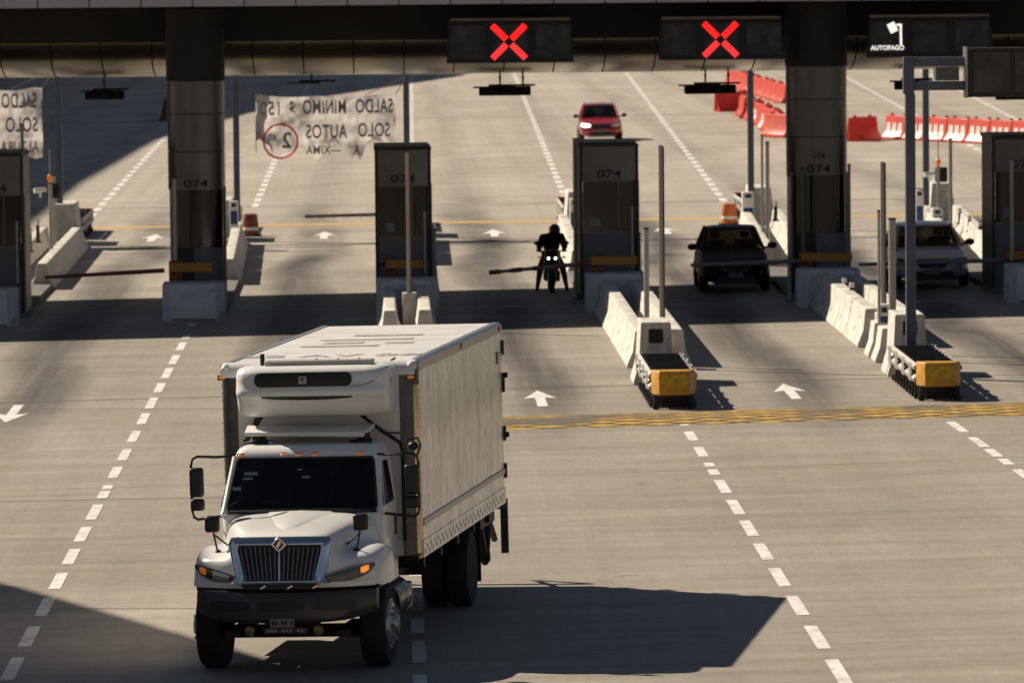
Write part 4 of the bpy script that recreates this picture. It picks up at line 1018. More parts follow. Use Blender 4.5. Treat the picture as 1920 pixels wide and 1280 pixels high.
    if kind == 'suv':
        b = MB()
        for s in (-1, 1): b.tube([(s*wt_*.92, yt+.15, zt-.02), (s*wt_*.92, yt+.3, zt+.05), (s*wt_*.92, yr-.2, zt+.04), (s*wt_*.92, yr, zt-.03)], .018, 6)
        each(b, 'roof_rail', 'steel', r, smooth=True)
    return r
g = G(1381, 548); car((g.x, g.y, g.z), 'dark hatchback waiting at the lowered barrier left of the right column', 'car_dark', 1.72, 4.1, 1.52, 'hatch', 0, 'dark')
g = G(1750, 541); car((g.x, g.y, g.z), 'silver car half behind the tall sign post at the right', 'car_silver', 1.84, 4.6, 1.50, 'sedan', 0, 'dark')
g = G(1128, 266); car((g.x, g.y, g.z), 'red car approaching far behind the middle booth with one headlight shining', 'car_red', 1.86, 4.5, 1.60, 'suv', 0, 'one')

# ------------------------------------------------------------------ motorcycle and rider
def skin_body(name, joints, edges, m, parent):
    me = bpy.data.meshes.new(name); keys = list(joints); me.from_pydata([joints[k][0] for k in keys], [(keys.index(a), keys.index(c)) for a, c in edges], [])
    o = bpy.data.objects.new(name, me); COL.objects.link(o); o.parent = parent
    sk = o.modifiers.new('skin', 'SKIN'); o.modifiers.new('sub', 'SUBSURF').render_levels = 2
    for i, k in enumerate(keys):
        rr = joints[k][1]; d = me.skin_vertices[0].data[i]; d.radius = rr if isinstance(rr, tuple) else (rr, rr); d.use_root = (i == 0)
    me.materials.append(M[m]); sk.use_smooth_shade = True
    return o
g = G(1036, 551)
mo = empty('motorcycle', g, 'dark motorcycle with two bright headlights stopped at the barrier', 'motorcycle')
wheel(mo, (0, .30, .30), .30, .11, name='front_wheel', rimm='dark_steel', n=24, dish=.03)
wheel(mo, (0, 1.62, .30), .30, .14, name='rear_wheel', rimm='dark_steel', n=24, dish=.03)
b = MB()
for s in (-1, 1): b.cyl((s*.09, .30, .30), (s*.09, .52, .95), .024)
each(b, 'front_fork', 'steel', mo, smooth=True)
b = MB(); b.loft([[(-.06, -.02, .42), (.06, -.02, .42), (.06, -.01, .46), (-.06, -.01, .46)], [(-.075, .15, .58), (.075, .15, .58), (.07, .15, .62), (-.07, .15, .62)], [(-.075, .42, .60), (.075, .42, .60), (.07, .42, .64), (-.07, .42, .64)]]); b.build('mudguard', 'black_plastic', mo, bevel=.01)
b = MB(); b.loft([[(-.17, .22, .70), (.17, .22, .70), (.13, .20, 1.02), (-.13, .20, 1.02)], [(-.23, .38, .62), (.23, .38, .62), (.18, .38, 1.10), (-.18, .38, 1.10)]]); b.build('fairing', 'black_plastic', mo, bevel=.03)
for s in (-1, 1):
    b = MB(); b.lathe([(.002, -.012), (.030, -.01), (.036, .02)], (s*.085, .205, .86), 'y', 14); b.build('headlight', 'lamp_on', mo)
b = MB(); b.tube([(-.38, .62, 1.03), (-.2, .55, 1.02), (0, .53, 1.0), (.2, .55, 1.02), (.38, .62, 1.03)], .017); b.build('handlebar', 'dark_steel', mo, smooth=True)
for s in (-1, 1):
    b = MB(); b.ellipsoid((s*.36, .5, 1.22), (.15, .04, .10)); b.tube([(s*.24, .55, 1.03), (s*.36, .5, 1.2)], .009); b.build('mirror', 'black_plastic', mo, smooth=True)
    b = MB(); b.ellipsoid((s*.30, .32, .88), (.10, .06, .05)); b.build('turn_signal', 'amber', mo, smooth=True)
b = MB(); b.ellipsoid((0, .82, .86), (.34, .52, .32)); b.build('fuel_tank', 'car_dark', mo, smooth=True)
b = MB(); b.loft([[(-.13, 1.02, .78), (.13, 1.02, .78), (.11, 1.02, .84), (-.11, 1.02, .84)], [(-.14, 1.4, .78), (.14, 1.4, .78), (.12, 1.4, .85), (-.12, 1.4, .85)], [(-.09, 1.78, .84), (.09, 1.78, .84), (.07, 1.78, .90), (-.07, 1.78, .90)]]); b.build('saddle', 'rubber', mo, bevel=.02)
b = MB(); b.box(-.17, .17, .62, 1.1, .28, .66); b.cyl((-.2, .72, .42), (.2, .72, .42), .12); b.box(-.05, .05, 1.0, 1.6, .45, .75); b.cyl((.16, .7, .3), (.2, 1.7, .42), .045); b.build('engine', 'dark_steel', mo, bevel=.02)
rd = empty('person', g, 'person in dark clothes and helmet sitting astride the motorcycle', 'person')
J = {'pel': ((0, 1.12, .95), (.21, .15)), 'sp': ((.01, 1.05, 1.12), (.22, .15)), 'ch': ((.03, .96, 1.30), (.25, .16)), 'nk': ((.05, .92, 1.42), .065), 'hd': ((.06, .90, 1.47), .07),
     'sl': ((-.21, .95, 1.33), .105), 'el': ((-.29, .80, 1.12), .09), 'wl': ((-.31, .64, 1.06), .045), 'sr': ((.26, .95, 1.35), .105), 'er': ((.33, .80, 1.12), .09), 'wr': ((.31, .64, 1.06), .045)}
skin_body('jacket', J, [('pel', 'sp'), ('sp', 'ch'), ('ch', 'nk'), ('nk', 'hd'), ('ch', 'sl'), ('sl', 'el'), ('el', 'wl'), ('ch', 'sr'), ('sr', 'er'), ('er', 'wr')], 'jacket', rd)
J = {'pel': ((0, 1.12, .92), (.16, .13)), 'hl': ((-.12, 1.08, .88), .12), 'kl': ((-.27, .66, .62), .09), 'al': ((-.35, .72, .12), .05), 'tl': ((-.36, .56, .05), .045), 'hr': ((.12, 1.08, .88), .12), 'kr': ((.27, .66, .62), .09), 'ar': ((.37, .72, .12), .05), 'tr': ((.38, .56, .05), .045)}
skin_body('trousers', J, [('pel', 'hl'), ('hl', 'kl'), ('kl', 'al'), ('al', 'tl'), ('pel', 'hr'), ('hr', 'kr'), ('kr', 'ar'), ('ar', 'tr')], 'denim', rd)
b = MB(); b.ellipsoid((.09, .90, 1.51), (.29, .33, .33), 18, 14); hm = b.build('helmet', 'helmet', rd, smooth=True)
b = MB(); b.ellipsoid((.09, .822, 1.51), (.22, .18, .13), 14, 10); b.build('visor', 'headlamp_dark', hm, smooth=True)
for s, xx in ((-1, -.315), (1, .315)):
    b = MB(); b.ellipsoid((xx, .615, 1.045), (.075, .09, .06)); 
    for k in range(4): b.tube([(xx+s*(.03-.022*k), .60, 1.06), (xx+s*(.03-.022*k), .57, 1.03), (xx+s*(.03-.022*k), .60, 1.0-.004*k)], .0095, 6)
    b.tube([(xx-s*.05, .62, 1.05), (xx-s*.045, .585, 1.02), (xx-s*.02, .59, 1.0)], .010, 6); b.build('glove', 'black_plastic', rd, smooth=True)

# ------------------------------------------------------------------ the truck
PHI, ROLL = R(9.3), .019
tk = empty('refrigerated_truck', (-.77, 71.47, -.011), 'white refrigerated box truck driving towards the camera', 'truck')
ex = Vector((math.cos(PHI), -math.sin(PHI), 0)); ey = Vector((math.sin(PHI), math.cos(PHI), 0)); ez = Vector((0, 0, 1))
e1 = ex*math.cos(ROLL)+ez*math.sin(ROLL); e3 = ez*math.cos(ROLL)-ex*math.sin(ROLL)
tk.rotation_mode = 'QUATERNION'
tk.rotation_quaternion = Matrix(((e1.x, ey.x, e3.x), (e1.y, ey.y, e3.y), (e1.z, ey.z, e3.z))).to_quaternion()
T = tk
BL, BW, BT, BB = 7.24, 1.222, 3.49, 1.09
# cargo box
b = MB(); b.box(BW-.035, BW, .18, BL-.02, BB+.19, BT-.13); b.build('side_panel', 'box_side', T)
b = MB(); b.box(-BW, -BW+.035, .18, BL-.02, BB+.19, BT-.13); b.build('side_panel', 'box_side', T)
b = MB(); b.box(-1.0, 1.0, 0, .03, BB+.02, BT-.15); b.build('front_panel', 'box_white', T)
b = MB(); b.box(-BW+.05, BW-.05, BL-.05, BL, BB, BT-.05); b.build('rear_door', 'box_white', T)
b = MB(); b.box(-BW+.02, BW-.02, .1, BL-.03, BT-.045, BT-.01); b.build('roof_panel', 'box_roof', T)
b = MB()
for i in range(22): y = .3+i*(BL-.5)/21; b.box(-BW+.05, BW-.05, y-.03, y+.03, BT-.0098, BT-.0085)
b.build('roof_rib', 'box_roof', T)
b = MB(); b.box(-BW+.05, BW-.05, .04, BL-.03, BB-.04, BB+.02); b.build('floor', 'dark_steel', T)
for s in (-1, 1):                                    # rounded dark corner posts; one strip has the warm ground reflection painted in
    rings = []
    for i in range(9):
        a = math.pi/2*i/8; x = s*(1.0+.222*math.sin(a)); y = .18-.18*math.cos(a); rings.append([(x, y, BB+.02), (x, y, BT-.14), (x-s*.01, y+.012, BT-.14), (x-s*.01, y+.012, BB+.02)])
    b = MB(); b.loft(rings); cp = b.build('corner_post', 'post_metal', T, smooth=True)
    b = MB()
    for i in range(24):
        z = BB+.1+i*.092
        for a in (R(12), R(80)):
            x = s*(1.0+.224*math.sin(a)); y = .18-.182*math.cos(a); b.ellipsoid((x, y, z), (.018, .018, .018), 6, 4)
    b.build('rivet', 'chrome', cp)
    rings = []
    for i in range(5):
        a = R(48+38*i/4); x = s*(1.0+.2245*math.sin(a)); y = .18-.1825*math.cos(a); rings.append([(x, y, BB+.04), (x, y, BT-.30), (x-s*.004, y+.004, BT-.30), (x-s*.004, y+.004, BB+.04)])
    if s > 0: b = MB(); b.loft(rings); b.build('reflection_strip', 'warm_reflection', cp, smooth=True)
    # top rail and bottom rail
    b = MB(); b.prism([(s*BW*1.003, BT-.14), (s*(BW+.012), BT-.13), (s*(BW+.012), BT-.03), (s*(BW-.03), BT), (s*(BW-.10), BT+.004), (s*(BW-.10), BT-.02), (s*(BW-.036), BT-.03), (s*(BW-.036), BT-.14)], 'y', .16, BL); b.build('top_rail', 'steel', T)
    b = MB(); b.prism([(s*BW, BB-.02), (s*(BW+.012), BB-.02), (s*(BW+.012), BB+.19), (s*(BW-.03), BB+.19), (s*(BW-.03), BB-.02)], 'y', .12, BL); br = b.build('bottom_rail', 'box_side', T)
    b = MB()
    for i in range(46): y = .25+i*.15; b.cbox((s*(BW+.0135), y, BB+.045+.06*(i % 2)), (.004, .05, .055))
    b.build('rail_slot', 'galv', br)
    b = MB(); b.prism([(s*(BW+.001), BB+.36), (s*(BW+.018), BB+.375), (s*(BW+.018), BB+.435), (s*(BW+.001), BB+.45)], 'y', .2, BL-.02); b.build('rub_rail', 'steel', T)
b = MB(); rr = []                                     # rounded white cap over the front edge
for i in range(7):
    a = math.pi/2*i/6; rr.append((.14-.155*math.sin(a), BT-.15+.155*math.cos(a)+.002))
rr = [(.14, BT+.004)]+rr+[(-.015, BT-.17), (.02, BT-.17), (.14, BT-.06)]
b.prism(rr, 'x', -1.19, 1.19); b.build('front_cap', 'white_paint', T, smooth=True, bevel=.0)
for s in (-1, 1):
    b = MB(); b.ellipsoid((s*1.15, .09, BT-.065), (.13, .20, .125)); b.build('corner_cap', 'box_white', T, smooth=True)
def marker(p, m, d=(.09, .03, .045), par=T, nm='marker_light'):
    b = MB(); b.cbox((p[0], p[1]+.012, p[2]), (d[0]*1.3, .02, d[2]*1.4)); o = b.build(nm, 'black_plastic', par, bevel=.006)
    b = MB(); b.ellipsoid((p[0], p[1]-.006, p[2]), d, 12, 8); b.build('lens', m, o, smooth=True)
marker((1.15, .0, 3.29), 'amber'); marker((-1.19, .01, 3.32), 'amber')
for y, m in ((BL*.5, 'amber'), (BL-.2, 'red_lens')):
    b = MB(); b.cbox((BW+.018, y, BT-.07), (.012, .13, .06)); o = b.build('marker_light', 'black_plastic', T); b = MB(); b.ellipsoid((BW+.026, y, BT-.07), (.02, .09, .04), 10, 6); b.build('lens', m, o, smooth=True)
b = MB(); b.cbox((1.205, .03, BB-.0), (.03, .03, .03)); b.build('marker_light', 'amber', T)
# rear frame with door hinges, latch
b = MB()
for z in (1.5, 2.0, 2.65, 3.15): b.box(BW-.01, BW+.035, BL-.01, BL+.05, z-.10, z+.10)
each(b, 'door_hinge', 'dark_steel', T, bevel=.01)
b = MB()
for z in (1.98, 2.78): b.box(BW-.01, BW+.07, BL, BL+.09, z-.035, z+.035)
each(b, 'door_stop', 'rubber', T, bevel=.01)
b = MB(); b.box(BW+.005, BW+.02, BL-.42, BL-.06, 3.0, 3.09); b.box(BW+.005, BW+.03, BL-.46, BL-.36, 2.96, 3.12); b.build('door_retainer', 'steel', T, bevel=.005)
lettering('62 AV 08', .55, 'roof_letter', T, (-.05, 1.25, BT-.003), (0, 0, 0), .001, 1.1, 'roof_number')
b = MB()
for i, (x, y, w) in enumerate(((-.25, 3.1, 1.0), (-.1, 4.3, 1.2), (.05, 5.1, .9), (-.3, 3.7, .5), (.45, 3.55, .35))): b.box(x-w/2, x+w/2, y-.14, y+.14, BT-.003, BT-.002)
b.build('roof_number', M['roof_letter'], T)
# a small strip sign on the front panel
b = MB(); b.box(.78, 1.0, -.006, -.001, 2.60, 2.625); b.build('warning_strip', 'red_arm', T)

# refrigeration unit
def rr_ring(hw, z0, z1, y, r, n=5, k=0.):
    pts = []
    for cx_, cz_, a0 in ((hw-r, z0+r, -90), (hw-r, z1-r, 0), (-hw+r, z1-r, 90), (-hw+r, z0+r, 180)):
        for i in range(n+1):
            a = R(a0+90*i/n); x = cx_+r*math.cos(a); pts.append((x, y+k*(x/hw)**4, cz_+r*math.sin(a)))
    return pts
rp_ = [(-.005, 3.475), (-.30, 3.48), (-.46, 3.468), (-.545, 3.435), (-.585, 3.39), (-.600, 3.31), (-.610, 3.235), (-.635, 3.205), (-.645, 3.165), (-.638, 3.128), (-.600, 3.108), (-.565, 3.085), (-.530, 3.02), (-.49, 2.95), (-.42, 2.885), (-.30, 2.855), (-.005, 2.85)]
rings = []
for u, f_, g_ in ((-1, .50, .72), (-.992, .66, .80), (-.97, .80, .88), (-.93, .90, .94), (-.86, .965, .98), (-.72, 1, 1), (-.4, 1.012, 1), (0, 1.016, 1), (.4, 1.012, 1), (.72, 1, 1), (.86, .965, .98), (.93, .90, .94), (.97, .80, .88), (.992, .66, .80), (1, .50, .72)):
    rings.append([(u*.945, y*f_, 3.20+(z-3.20)*g_) for y, z in rp_])
b = MB(); b.loft(rings); ru = b.build('refrigeration_unit', 'white_paint', T, smooth=True, angle=50)
b = MB(); b.loft([rr_ring(.58, 3.245, 3.405, -.58, .07), rr_ring(.60, 3.238, 3.412, -.622, .078), rr_ring(.575, 3.252, 3.398, -.627, .065)])
for v in b.v: v.x -= .075; v.y += (v.z-3.24)*.10
b.build('air_intake', 'black_plastic', ru, smooth=True, angle=30)
b = MB(); b.box(-.125, -.03, -.632, -.618, 3.275, 3.365); em = b.build('maker_plate', 'galv', ru)
b = MB(); b.box(-.105, -.05, -.636, -.633, 3.33, 3.345); b.box(-.085, -.07, -.636, -.633, 3.29, 3.33); b.build('plate_symbol', 'letter_dark', em)
b = MB(); rg = []
for i in range(17):
    u = -1+2*i/16; x = u*.56-.03; t = .024*max(0, 1-u*u)**.6+.001; zc = 3.108; rg.append([(x, -.612, zc-t*1.2), (x, -.645, zc-.004), (x, -.652, zc+t*.5), (x, -.60, zc+t*.5), (x, -.56, zc-t*1.2)])
b.loft(rg); b.build('lower_vent', 'black_plastic', ru)
b = MB(); b.tube([(.50, -.624, 3.235), (.66, -.618, 3.245), (.78, -.590, 3.29), (.835, -.56, 3.345), (.80, -.545, 3.41)], .006, 6); b.build('panel_seam', 'galv', ru)
b = MB(); b.cbox((.90, -.49, 3.17), (.02, .05, .06)); b.cbox((.935, -.2, 3.28), (.02, .05, .06)); each(b, 'catch', 'dark_steel', ru)
b = MB(); b.box(-.60, .72, -.32, -.05, 3.475, 3.53); b.build('top_frame', 'galv', ru, bevel=.01)
b = MB(); b.box(-.66, -.61, -.26, -.2, 3.47, 3.62); b.build('exhaust_stub', 'dark_steel', ru, bevel=.01)
b = MB()
for x in (-.05, .22, .48, .92): b.tube([(x, -.03, 3.50), (x+.05, .0, 3.53)], .012, 6)
each(b, 'stay', 'dark_steel', ru)
# recess behind the cab, hoses, roof fairing remnant
b = MB(); b.tube([(.55, -.18, 2.86), (.72, -.10, 2.70), (1.0, -.06, 2.50), (1.03, -.06, 2.40), (1.03, -.06, 1.3)], .022); each(b, 'hose', 'rubber', T, smooth=True)
b = MB(); b.tube([(-.72, -.14, 2.86), (-.80, -.10, 2.70), (-.98, -.1, 2.35), (-1.0, -.1, 1.6)], .03); b.tube([(-.66, -.2, 2.86), (-.74, -.2, 2.75), (-.9, -.2, 2.55)], .02); each(b, 'hose', 'rubber', T, smooth=True)
b = MB(); b.loft([[(-.80, -.68, 2.655), (.66, -.68, 2.62), (.66, -.68, 2.69), (-.80, -.68, 2.70)], [(-.86, -.16, 2.70), (.72, -.16, 2.70), (.72, -.16, 2.745), (-.86, -.16, 2.745)]]); b.build('roof_deflector', 'box_white', T, bevel=.01)
b = MB()
for x in (-.66, .62): b.box(x-.06, x+.06, -.62, -.3, 2.50, 2.67); b.cyl((x-.14, -.62, 2.55), (x+.14, -.66, 2.58), .035)
each(b, 'deflector_bracket', 'dark_steel', T, bevel=.01)
b = MB(); b.ellipsoid((-.62, -.60, 2.57), (.34, .12, .09)); b.build('air_horn', 'chrome', T, smooth=True)

# cab shell
def cabring(z, y0, hw, r=.12, y1=-.17): return rrect(hw, y0, y1, r, z)
b = MB(); b.loft([cabring(.72, -1.36, .96), cabring(1.2, -1.38, .985), cabring(1.74, -1.40, .975, .10), cabring(1.775, -1.385, .97, .10)])
cabo = b.build('cab', 'cab_white', T, smooth=True, angle=35)
b = MB(); b.loft([cabring(2.385, -.985, .885, .10), cabring(2.40, -.985, .89, .10), cabring(2.47, -.95, .875, .12), cabring(2.52, -.88, .85, .14), cabring(2.555, -.75, .78, .16)]); b.build('cab_roof', 'cab_white', T, smooth=True, angle=35)
b = MB(); b.loft([[(-.96, -.26, 1.77), (.96, -.26, 1.77), (.96, -.17, 1.77), (-.96, -.17, 1.77)], [(-.885, -.26, 2.39), (.885, -.26, 2.39), (.885, -.17, 2.39), (-.885, -.17, 2.39)]]); b.build('rear_wall', 'cab_white', T)
for s in (-1, 1):
    b = MB(); b.tube([(s*.955, -1.37, 1.76), (s*.945, -1.34, 1.80), (s*.865, -.955, 2.42)], .045, 8); b.build('windscreen_pillar', 'cab_white', T, smooth=True)
    b = MB(); b.loft([[(s*.90, -.40, 1.77), (s*.968, -.40, 1.77), (s*.968, -.20, 1.77), (s*.90, -.20, 1.77)], [(s*.82, -.40, 2.39), (s*.887, -.40, 2.39), (s*.887, -.20, 2.39), (s*.82, -.20, 2.39)]]); b.build('door_pillar', 'cab_white', T)
b = MB(); b.box(-.90, .90, -1.33, -1.02, 1.776, 1.84); b.box(-.55, -.12, -1.24, -1.05, 1.84, 1.90); b.build('dashboard', 'interior', T, bevel=.02)
for x in (-.48, .48):
    b = MB(); b.box(x-.25, x+.25, -.50, -.36, 1.776, 2.16); b.box(x-.14, x+.14, -.48, -.38, 2.17, 2.33); b.build('seat', 'seat_cloth', T, bevel=.04)
b = MB(); rg_ = [(.46+.22*math.cos(2*math.pi*k/20), -1.0+.05*math.sin(2*math.pi*k/20), 1.93+.19*math.sin(2*math.pi*k/20)) for k in range(21)]; b.tube(rg_, .018, 6); b.build('steering_wheel', 'black_plastic', T)
b = MB(); b.box(-.12, .12, -1.0, -.97, 2.28, 2.34); b.build('inside_mirror', 'black_plastic', T)
def pane3(pts, name, m, th=.006, par=T):
    q = [Vector(p) for p in pts]; nrm = (q[1]-q[0]).cross(q[2]-q[0]).normalized()*th
    b = MB(); b.loft([[p for p in q], [p+nrm for p in q]]); return b.build(name, m, par)
# windscreen with rounded corners following the slope
def ws(x, z): return (x, -1.385+(z-1.80)/.60*.40-.012, z)
wsp = [(-.88, 1.825), (.88, 1.825), (.90, 1.86), (.83, 2.36), (.80, 2.40), (-.80, 2.40), (-.83, 2.36), (-.90, 1.86)]
M['ws_dark'] = mat('ws_dark', (.010, .011, .012), .06, var=0, spec=.6)
b = MB(); b.tube([(p[0], p[1]-.006, p[2]) for p in [ws(x*1.01, z+(.006 if z > 2.1 else -.006)) for x, z in wsp+[wsp[0]]]], .016, 6); b.build('windscreen_seal', 'rubber', T)
b = MB(); b.loft([[(p[0], p[1]-.0085, p[2]) for p in [ws(x, z) for x, z in wsp]], [(p[0], p[1]-.014, p[2]) for p in [ws(x, z) for x, z in wsp]]]); wso = b.build('windscreen', 'truck_glass', T)
M['sticker_pale'] = mat('sticker_pale', (.22, .28, .28), .6, var=.5, scale=30)
b = MB()
for x0, x1, z0, z1 in ((-.73, -.57, 2.22, 2.255), (-.74, -.63, 2.17, 2.195), (-.86, -.76, 2.05, 2.09), (-.02, .07, 2.18, 2.205), (-.09, -.03, 2.27, 2.285)):
    q = [ws(x0, z0), ws(x1, z0), ws(x1, z1), ws(x0, z1)]; b.loft([[(p[0], p[1]-.0145, p[2]) for p in q], [(p[0], p[1]-.016, p[2]) for p in q]])
each(b, 'permit_sticker', 'sticker_pale', wso)
b = MB(); 
for s in (-1, 1): b.tube([(s*.1-.25, -1.41, 1.815), (s*.34-.2, -1.36, 1.85), (s*.5, -1.345, 1.86)], .008, 6)
each(b, 'wiper', 'black_plastic', T)
b = MB(); b.box(-.86, .86, -1.44, -1.36, 1.785, 1.822); b.build('cowl', 'black_plastic', T, bevel=.01)
for i, x in enumerate((-.80, -.28, -.09, .10, .66)): marker((x, -.955, 2.445), 'amber', (.08, .06, .038), T, 'roof_marker')
for s in (-1, 1):
    def sx(z): return s*(.972-(max(z, 1.8)-1.8)/.6*.085)
    # door, window, vent glass
    b = MB(); q = [(-1.26, .80), (-.34, .80), (-.34, 1.84), (-1.27, 1.84)]
    b.loft([[(sx(z)*.985, y, z) for y, z in q], [(sx(z)+s*.012, y, z) for y, z in q]]); q = [(-.36, 1.845), (-.42, 1.845), (-.42, 2.34), (-.88, 2.34), (-.90, 2.40), (-.36, 2.40)]; b.loft([[(sx(z)*.975, y, z) for y, z in q], [(sx(z)+s*.012, y, z) for y, z in q]]); dr = b.build('door', 'cab_white', T, bevel=.004)
    q = [(-1.17, 1.86), (-.42, 1.86), (-.42, 2.34), (-.88, 2.34)]
    b = MB(); b.loft([[(sx(z)+s*.000, y, z) for y, z in q], [(sx(z)+s*.006, y, z) for y, z in q]]); b.build('window', 'truck_glass', dr)
    q = [(-1.02, 1.87), (-.99, 1.87), (-.84, 2.33), (-.86, 2.33)]
    b = MB(); b.loft([[(sx(z)+s*.007, y, z) for y, z in q], [(sx(z)+s*.02, y, z) for y, z in q]]); b.build('window_bar', 'galv', dr)
    b = MB(); b.box(min(sx(1.5)+s*.013, sx(1.5)+s*.03), max(sx(1.5)+s*.013, sx(1.5)+s*.03), -.50, -.42, 1.42, 1.66); b.build('handle', 'black_plastic', dr, bevel=.008)
    b = MB(); b.tube([(s*.99, -1.30, 1.86), (s*.90, -.93, 2.38)], .014, 6); b.build('pillar_trim', 'chrome', T)
    b = MB(); b.box(min(s*.90, s*1.02), max(s*.90, s*1.02), -1.2, -.25, .42, .72); b.build('step', 'dark_steel', T, bevel=.02)

# hood and front wings, one shell: the nose curves back in plan towards the sides
def nose(x): return -2.86+.30*(abs(x)/1.1)**2.8
cols_x = [[0, .30, .50, .575, .63, .74, .90, 1.02, 1.085, 1.10], [0, .30, .50, .575, .63, .74, .90, 1.02, 1.09, 1.105], [0, .32, .53, .60, .66, .78, .94, 1.06, 1.12, 1.13], [0, .36, .58, .64, .70, .82, .97, 1.09, 1.145, 1.15], [0, .42, .68, .745, .80, .88, 1.01, 1.11, 1.165, 1.17], [0, .48, .78, .84, .88, .94, 1.03, 1.12, 1.17, 1.175], [0, .52, .86, .91, .93, .97, 1.03, 1.09, 1.13, 1.135]]
rows_z = [[1.05]*8+[1.05, 1.04], [1.595, 1.59, 1.565, 1.44, 1.36, 1.335, 1.32, 1.28, 1.19, 1.04], [1.645, 1.64, 1.61, 1.48, 1.405, 1.385, 1.385, 1.35, 1.25, 1.02], [1.685, 1.685, 1.65, 1.52, 1.44, 1.425, 1.435, 1.40, 1.29, 1.01], [1.735, 1.735, 1.695, 1.56, 1.48, 1.47, 1.475, 1.44, 1.33, 1.02], [1.768, 1.768, 1.73, 1.57, 1.48, 1.455, 1.45, 1.41, 1.31, 1.03], [1.795, 1.795, 1.75, 1.57, 1.46, 1.42, 1.39, 1.33, 1.20, .98]]
rows_y = [0, .0, .10, .30, .75, 1.12, 1.46]; rows_k = [1, 1, .95, .75, .3, .1, 0]
rings = []
for cxs, zs_, dy, kk in zip(cols_x, rows_z, rows_y, rows_k):
    h = [(x, -2.86+dy+(nose(x)+2.86)*kk, z) for x, z in zip(cxs, zs_)]
    rings.append([(-x, y, z) for x, y, z in reversed(h)]+h[1:])
b = MB(); b.loft(rings, cap=False, closed=False)
hd = b.build('hood', 'cab_white', T, sub=2, smooth=True, angle=180)
# raised scoop on the hood
rg = []
for i in range(9):
    y = -2.60+i*.145; w = .05+.46*(i/8)**.9; hgt = 1.672+(y+2.6)*.098; e_ = .03*min(1, i/3)
    rg.append([(-w, y, hgt-.035), (-w*.72, y, hgt+e_*.6), (0, y, hgt+e_), (w*.72, y, hgt+e_*.6), (w, y, hgt-.035)])
b = MB(); b.loft(rg, cap=False, closed=False); b.build('hood_scoop', 'cab_white', hd, smooth=True, angle=180)
b = MB()
for s in (-1, 1):                                    # arch liners and dark engine bay
    b.box(min(s*.72, s*1.10), max(s*.72, s*1.10), -2.44, -1.42, .98, 1.05)
b.box(-.70, .70, -2.60, -1.40, .62, 1.30); each(b, 'wheel_arch', 'black_plastic', T)

# grille
go = [(-.585, 1.635), (.585, 1.635), (.615, 1.56), (.53, 1.17), (.60, 1.10), (-.60, 1.10), (-.53, 1.17), (-.615, 1.56)]
gi = [(-.49, 1.545), (.49, 1.545), (.50, 1.50), (.425, 1.20), (.40, 1.135), (-.40, 1.135), (-.425, 1.20), (-.50, 1.50)]
Yg = -3.0
def gy(z): return .16*(z-1.1)
b = MB(); ng = len(go); gv_ = []
for k in range(ng):
    a, c = go[k], gi[k]; m_ = ((a[0]+c[0])/2, (a[1]+c[1])/2)
    gv_.append([(a[0]*1.0, Yg+.13+gy(a[1]), a[1]), (a[0], Yg+.045+gy(a[1]), a[1]), (a[0]*.7+c[0]*.3, Yg+.008+gy(a[1]), a[1]*.7+c[1]*.3), (a[0]*.3+c[0]*.7, Yg+gy(c[1]), a[1]*.3+c[1]*.7), (c[0], Yg+.012+gy(c[1]), c[1]), (c[0], Yg+.09+gy(c[1]), c[1])])
b.loft(gv_+[gv_[0]], cap=False, closed=False)
gf = b.build('grille', 'chrome', T, smooth=True, angle=60)
b = MB(); b.loft([[(p[0]*1.02, Yg+.05+gy(p[1]), p[1]) for p in gi], [(p[0]*1.02, Yg+.10+gy(p[1]), p[1]) for p in gi]]); b.build('grille_mesh', 'black_plastic', gf)
b = MB()
for i in range(17):
    if i == 8: continue
    u = (i-8)/8.4; t_, q_ = gy(1.53), gy(1.14); b.loft([[(u*.49-.009, Yg+.015+t_, 1.53), (u*.49+.009, Yg+.015+t_, 1.53), (u*.49+.006, Yg+.053+t_, 1.53), (u*.49-.006, Yg+.053+t_, 1.53)], [(u*.41-.008, Yg+.015+q_, 1.14), (u*.41+.008, Yg+.015+q_, 1.14), (u*.41+.005, Yg+.053+q_, 1.14), (u*.41-.005, Yg+.053+q_, 1.14)]])
M['slat'] = mat('slat', (.16, .16, .16), .3, .9, var=.1)
each(b, 'slat', 'slat', gf)
b = MB(); b.loft([[(x, Yg+dy+gy(z), z) for x, dy in ((-.011, .0), (.011, .0), (.011, .05), (-.011, .05))] for z in (1.135, 1.50)]); b.build('centre_bar', 'chrome', gf)
b = MB(); b.prism([(-.10, 1.56), (0, 1.66), (.10, 1.56), (0, 1.46)], 'y', Yg+.03, Yg+.055); bd = b.build('badge', 'chrome', gf, bevel=.008)
b = MB(); b.prism([(-.066, 1.56), (0, 1.626), (.066, 1.56), (0, 1.494)], 'y', Yg+.026, Yg+.0295); b.build('badge_field', 'red_arm', bd)
b = MB(); b.prism([(-.03, 1.545), (.012, 1.61), (.034, 1.578), (-.008, 1.512)], 'y', Yg+.02, Yg+.0255); b.build('badge_mark', 'chrome', bd)
b = MB(); b.prism([(-.46, 1.085), (-.40, 1.035), (.40, 1.035), (.46, 1.085)], 'y', Yg-.005, Yg+.1); b.build('lower_slot', 'black_plastic', gf)
b = MB()
for x in (-.2, .12, .42): b.prism([(x-.03, 1.05), (x+.03, 1.085), (x+.045, 1.075), (x-.012, 1.042)], 'y', Yg-.014, Yg-.006)
each(b, 'slot_trim', 'chrome', gf)
b = MB()
rg = []
for i in range(13):                                   # white valance under the lamps, curved in plan
    u = -1+2*i/12; x = u*1.075; y = nose(x)-.022; rg.append([(x, y, 1.035), (x, y-.008, 1.05), (x, y, 1.10), (x, y+.09, 1.11), (x, y+.09, 1.03)])
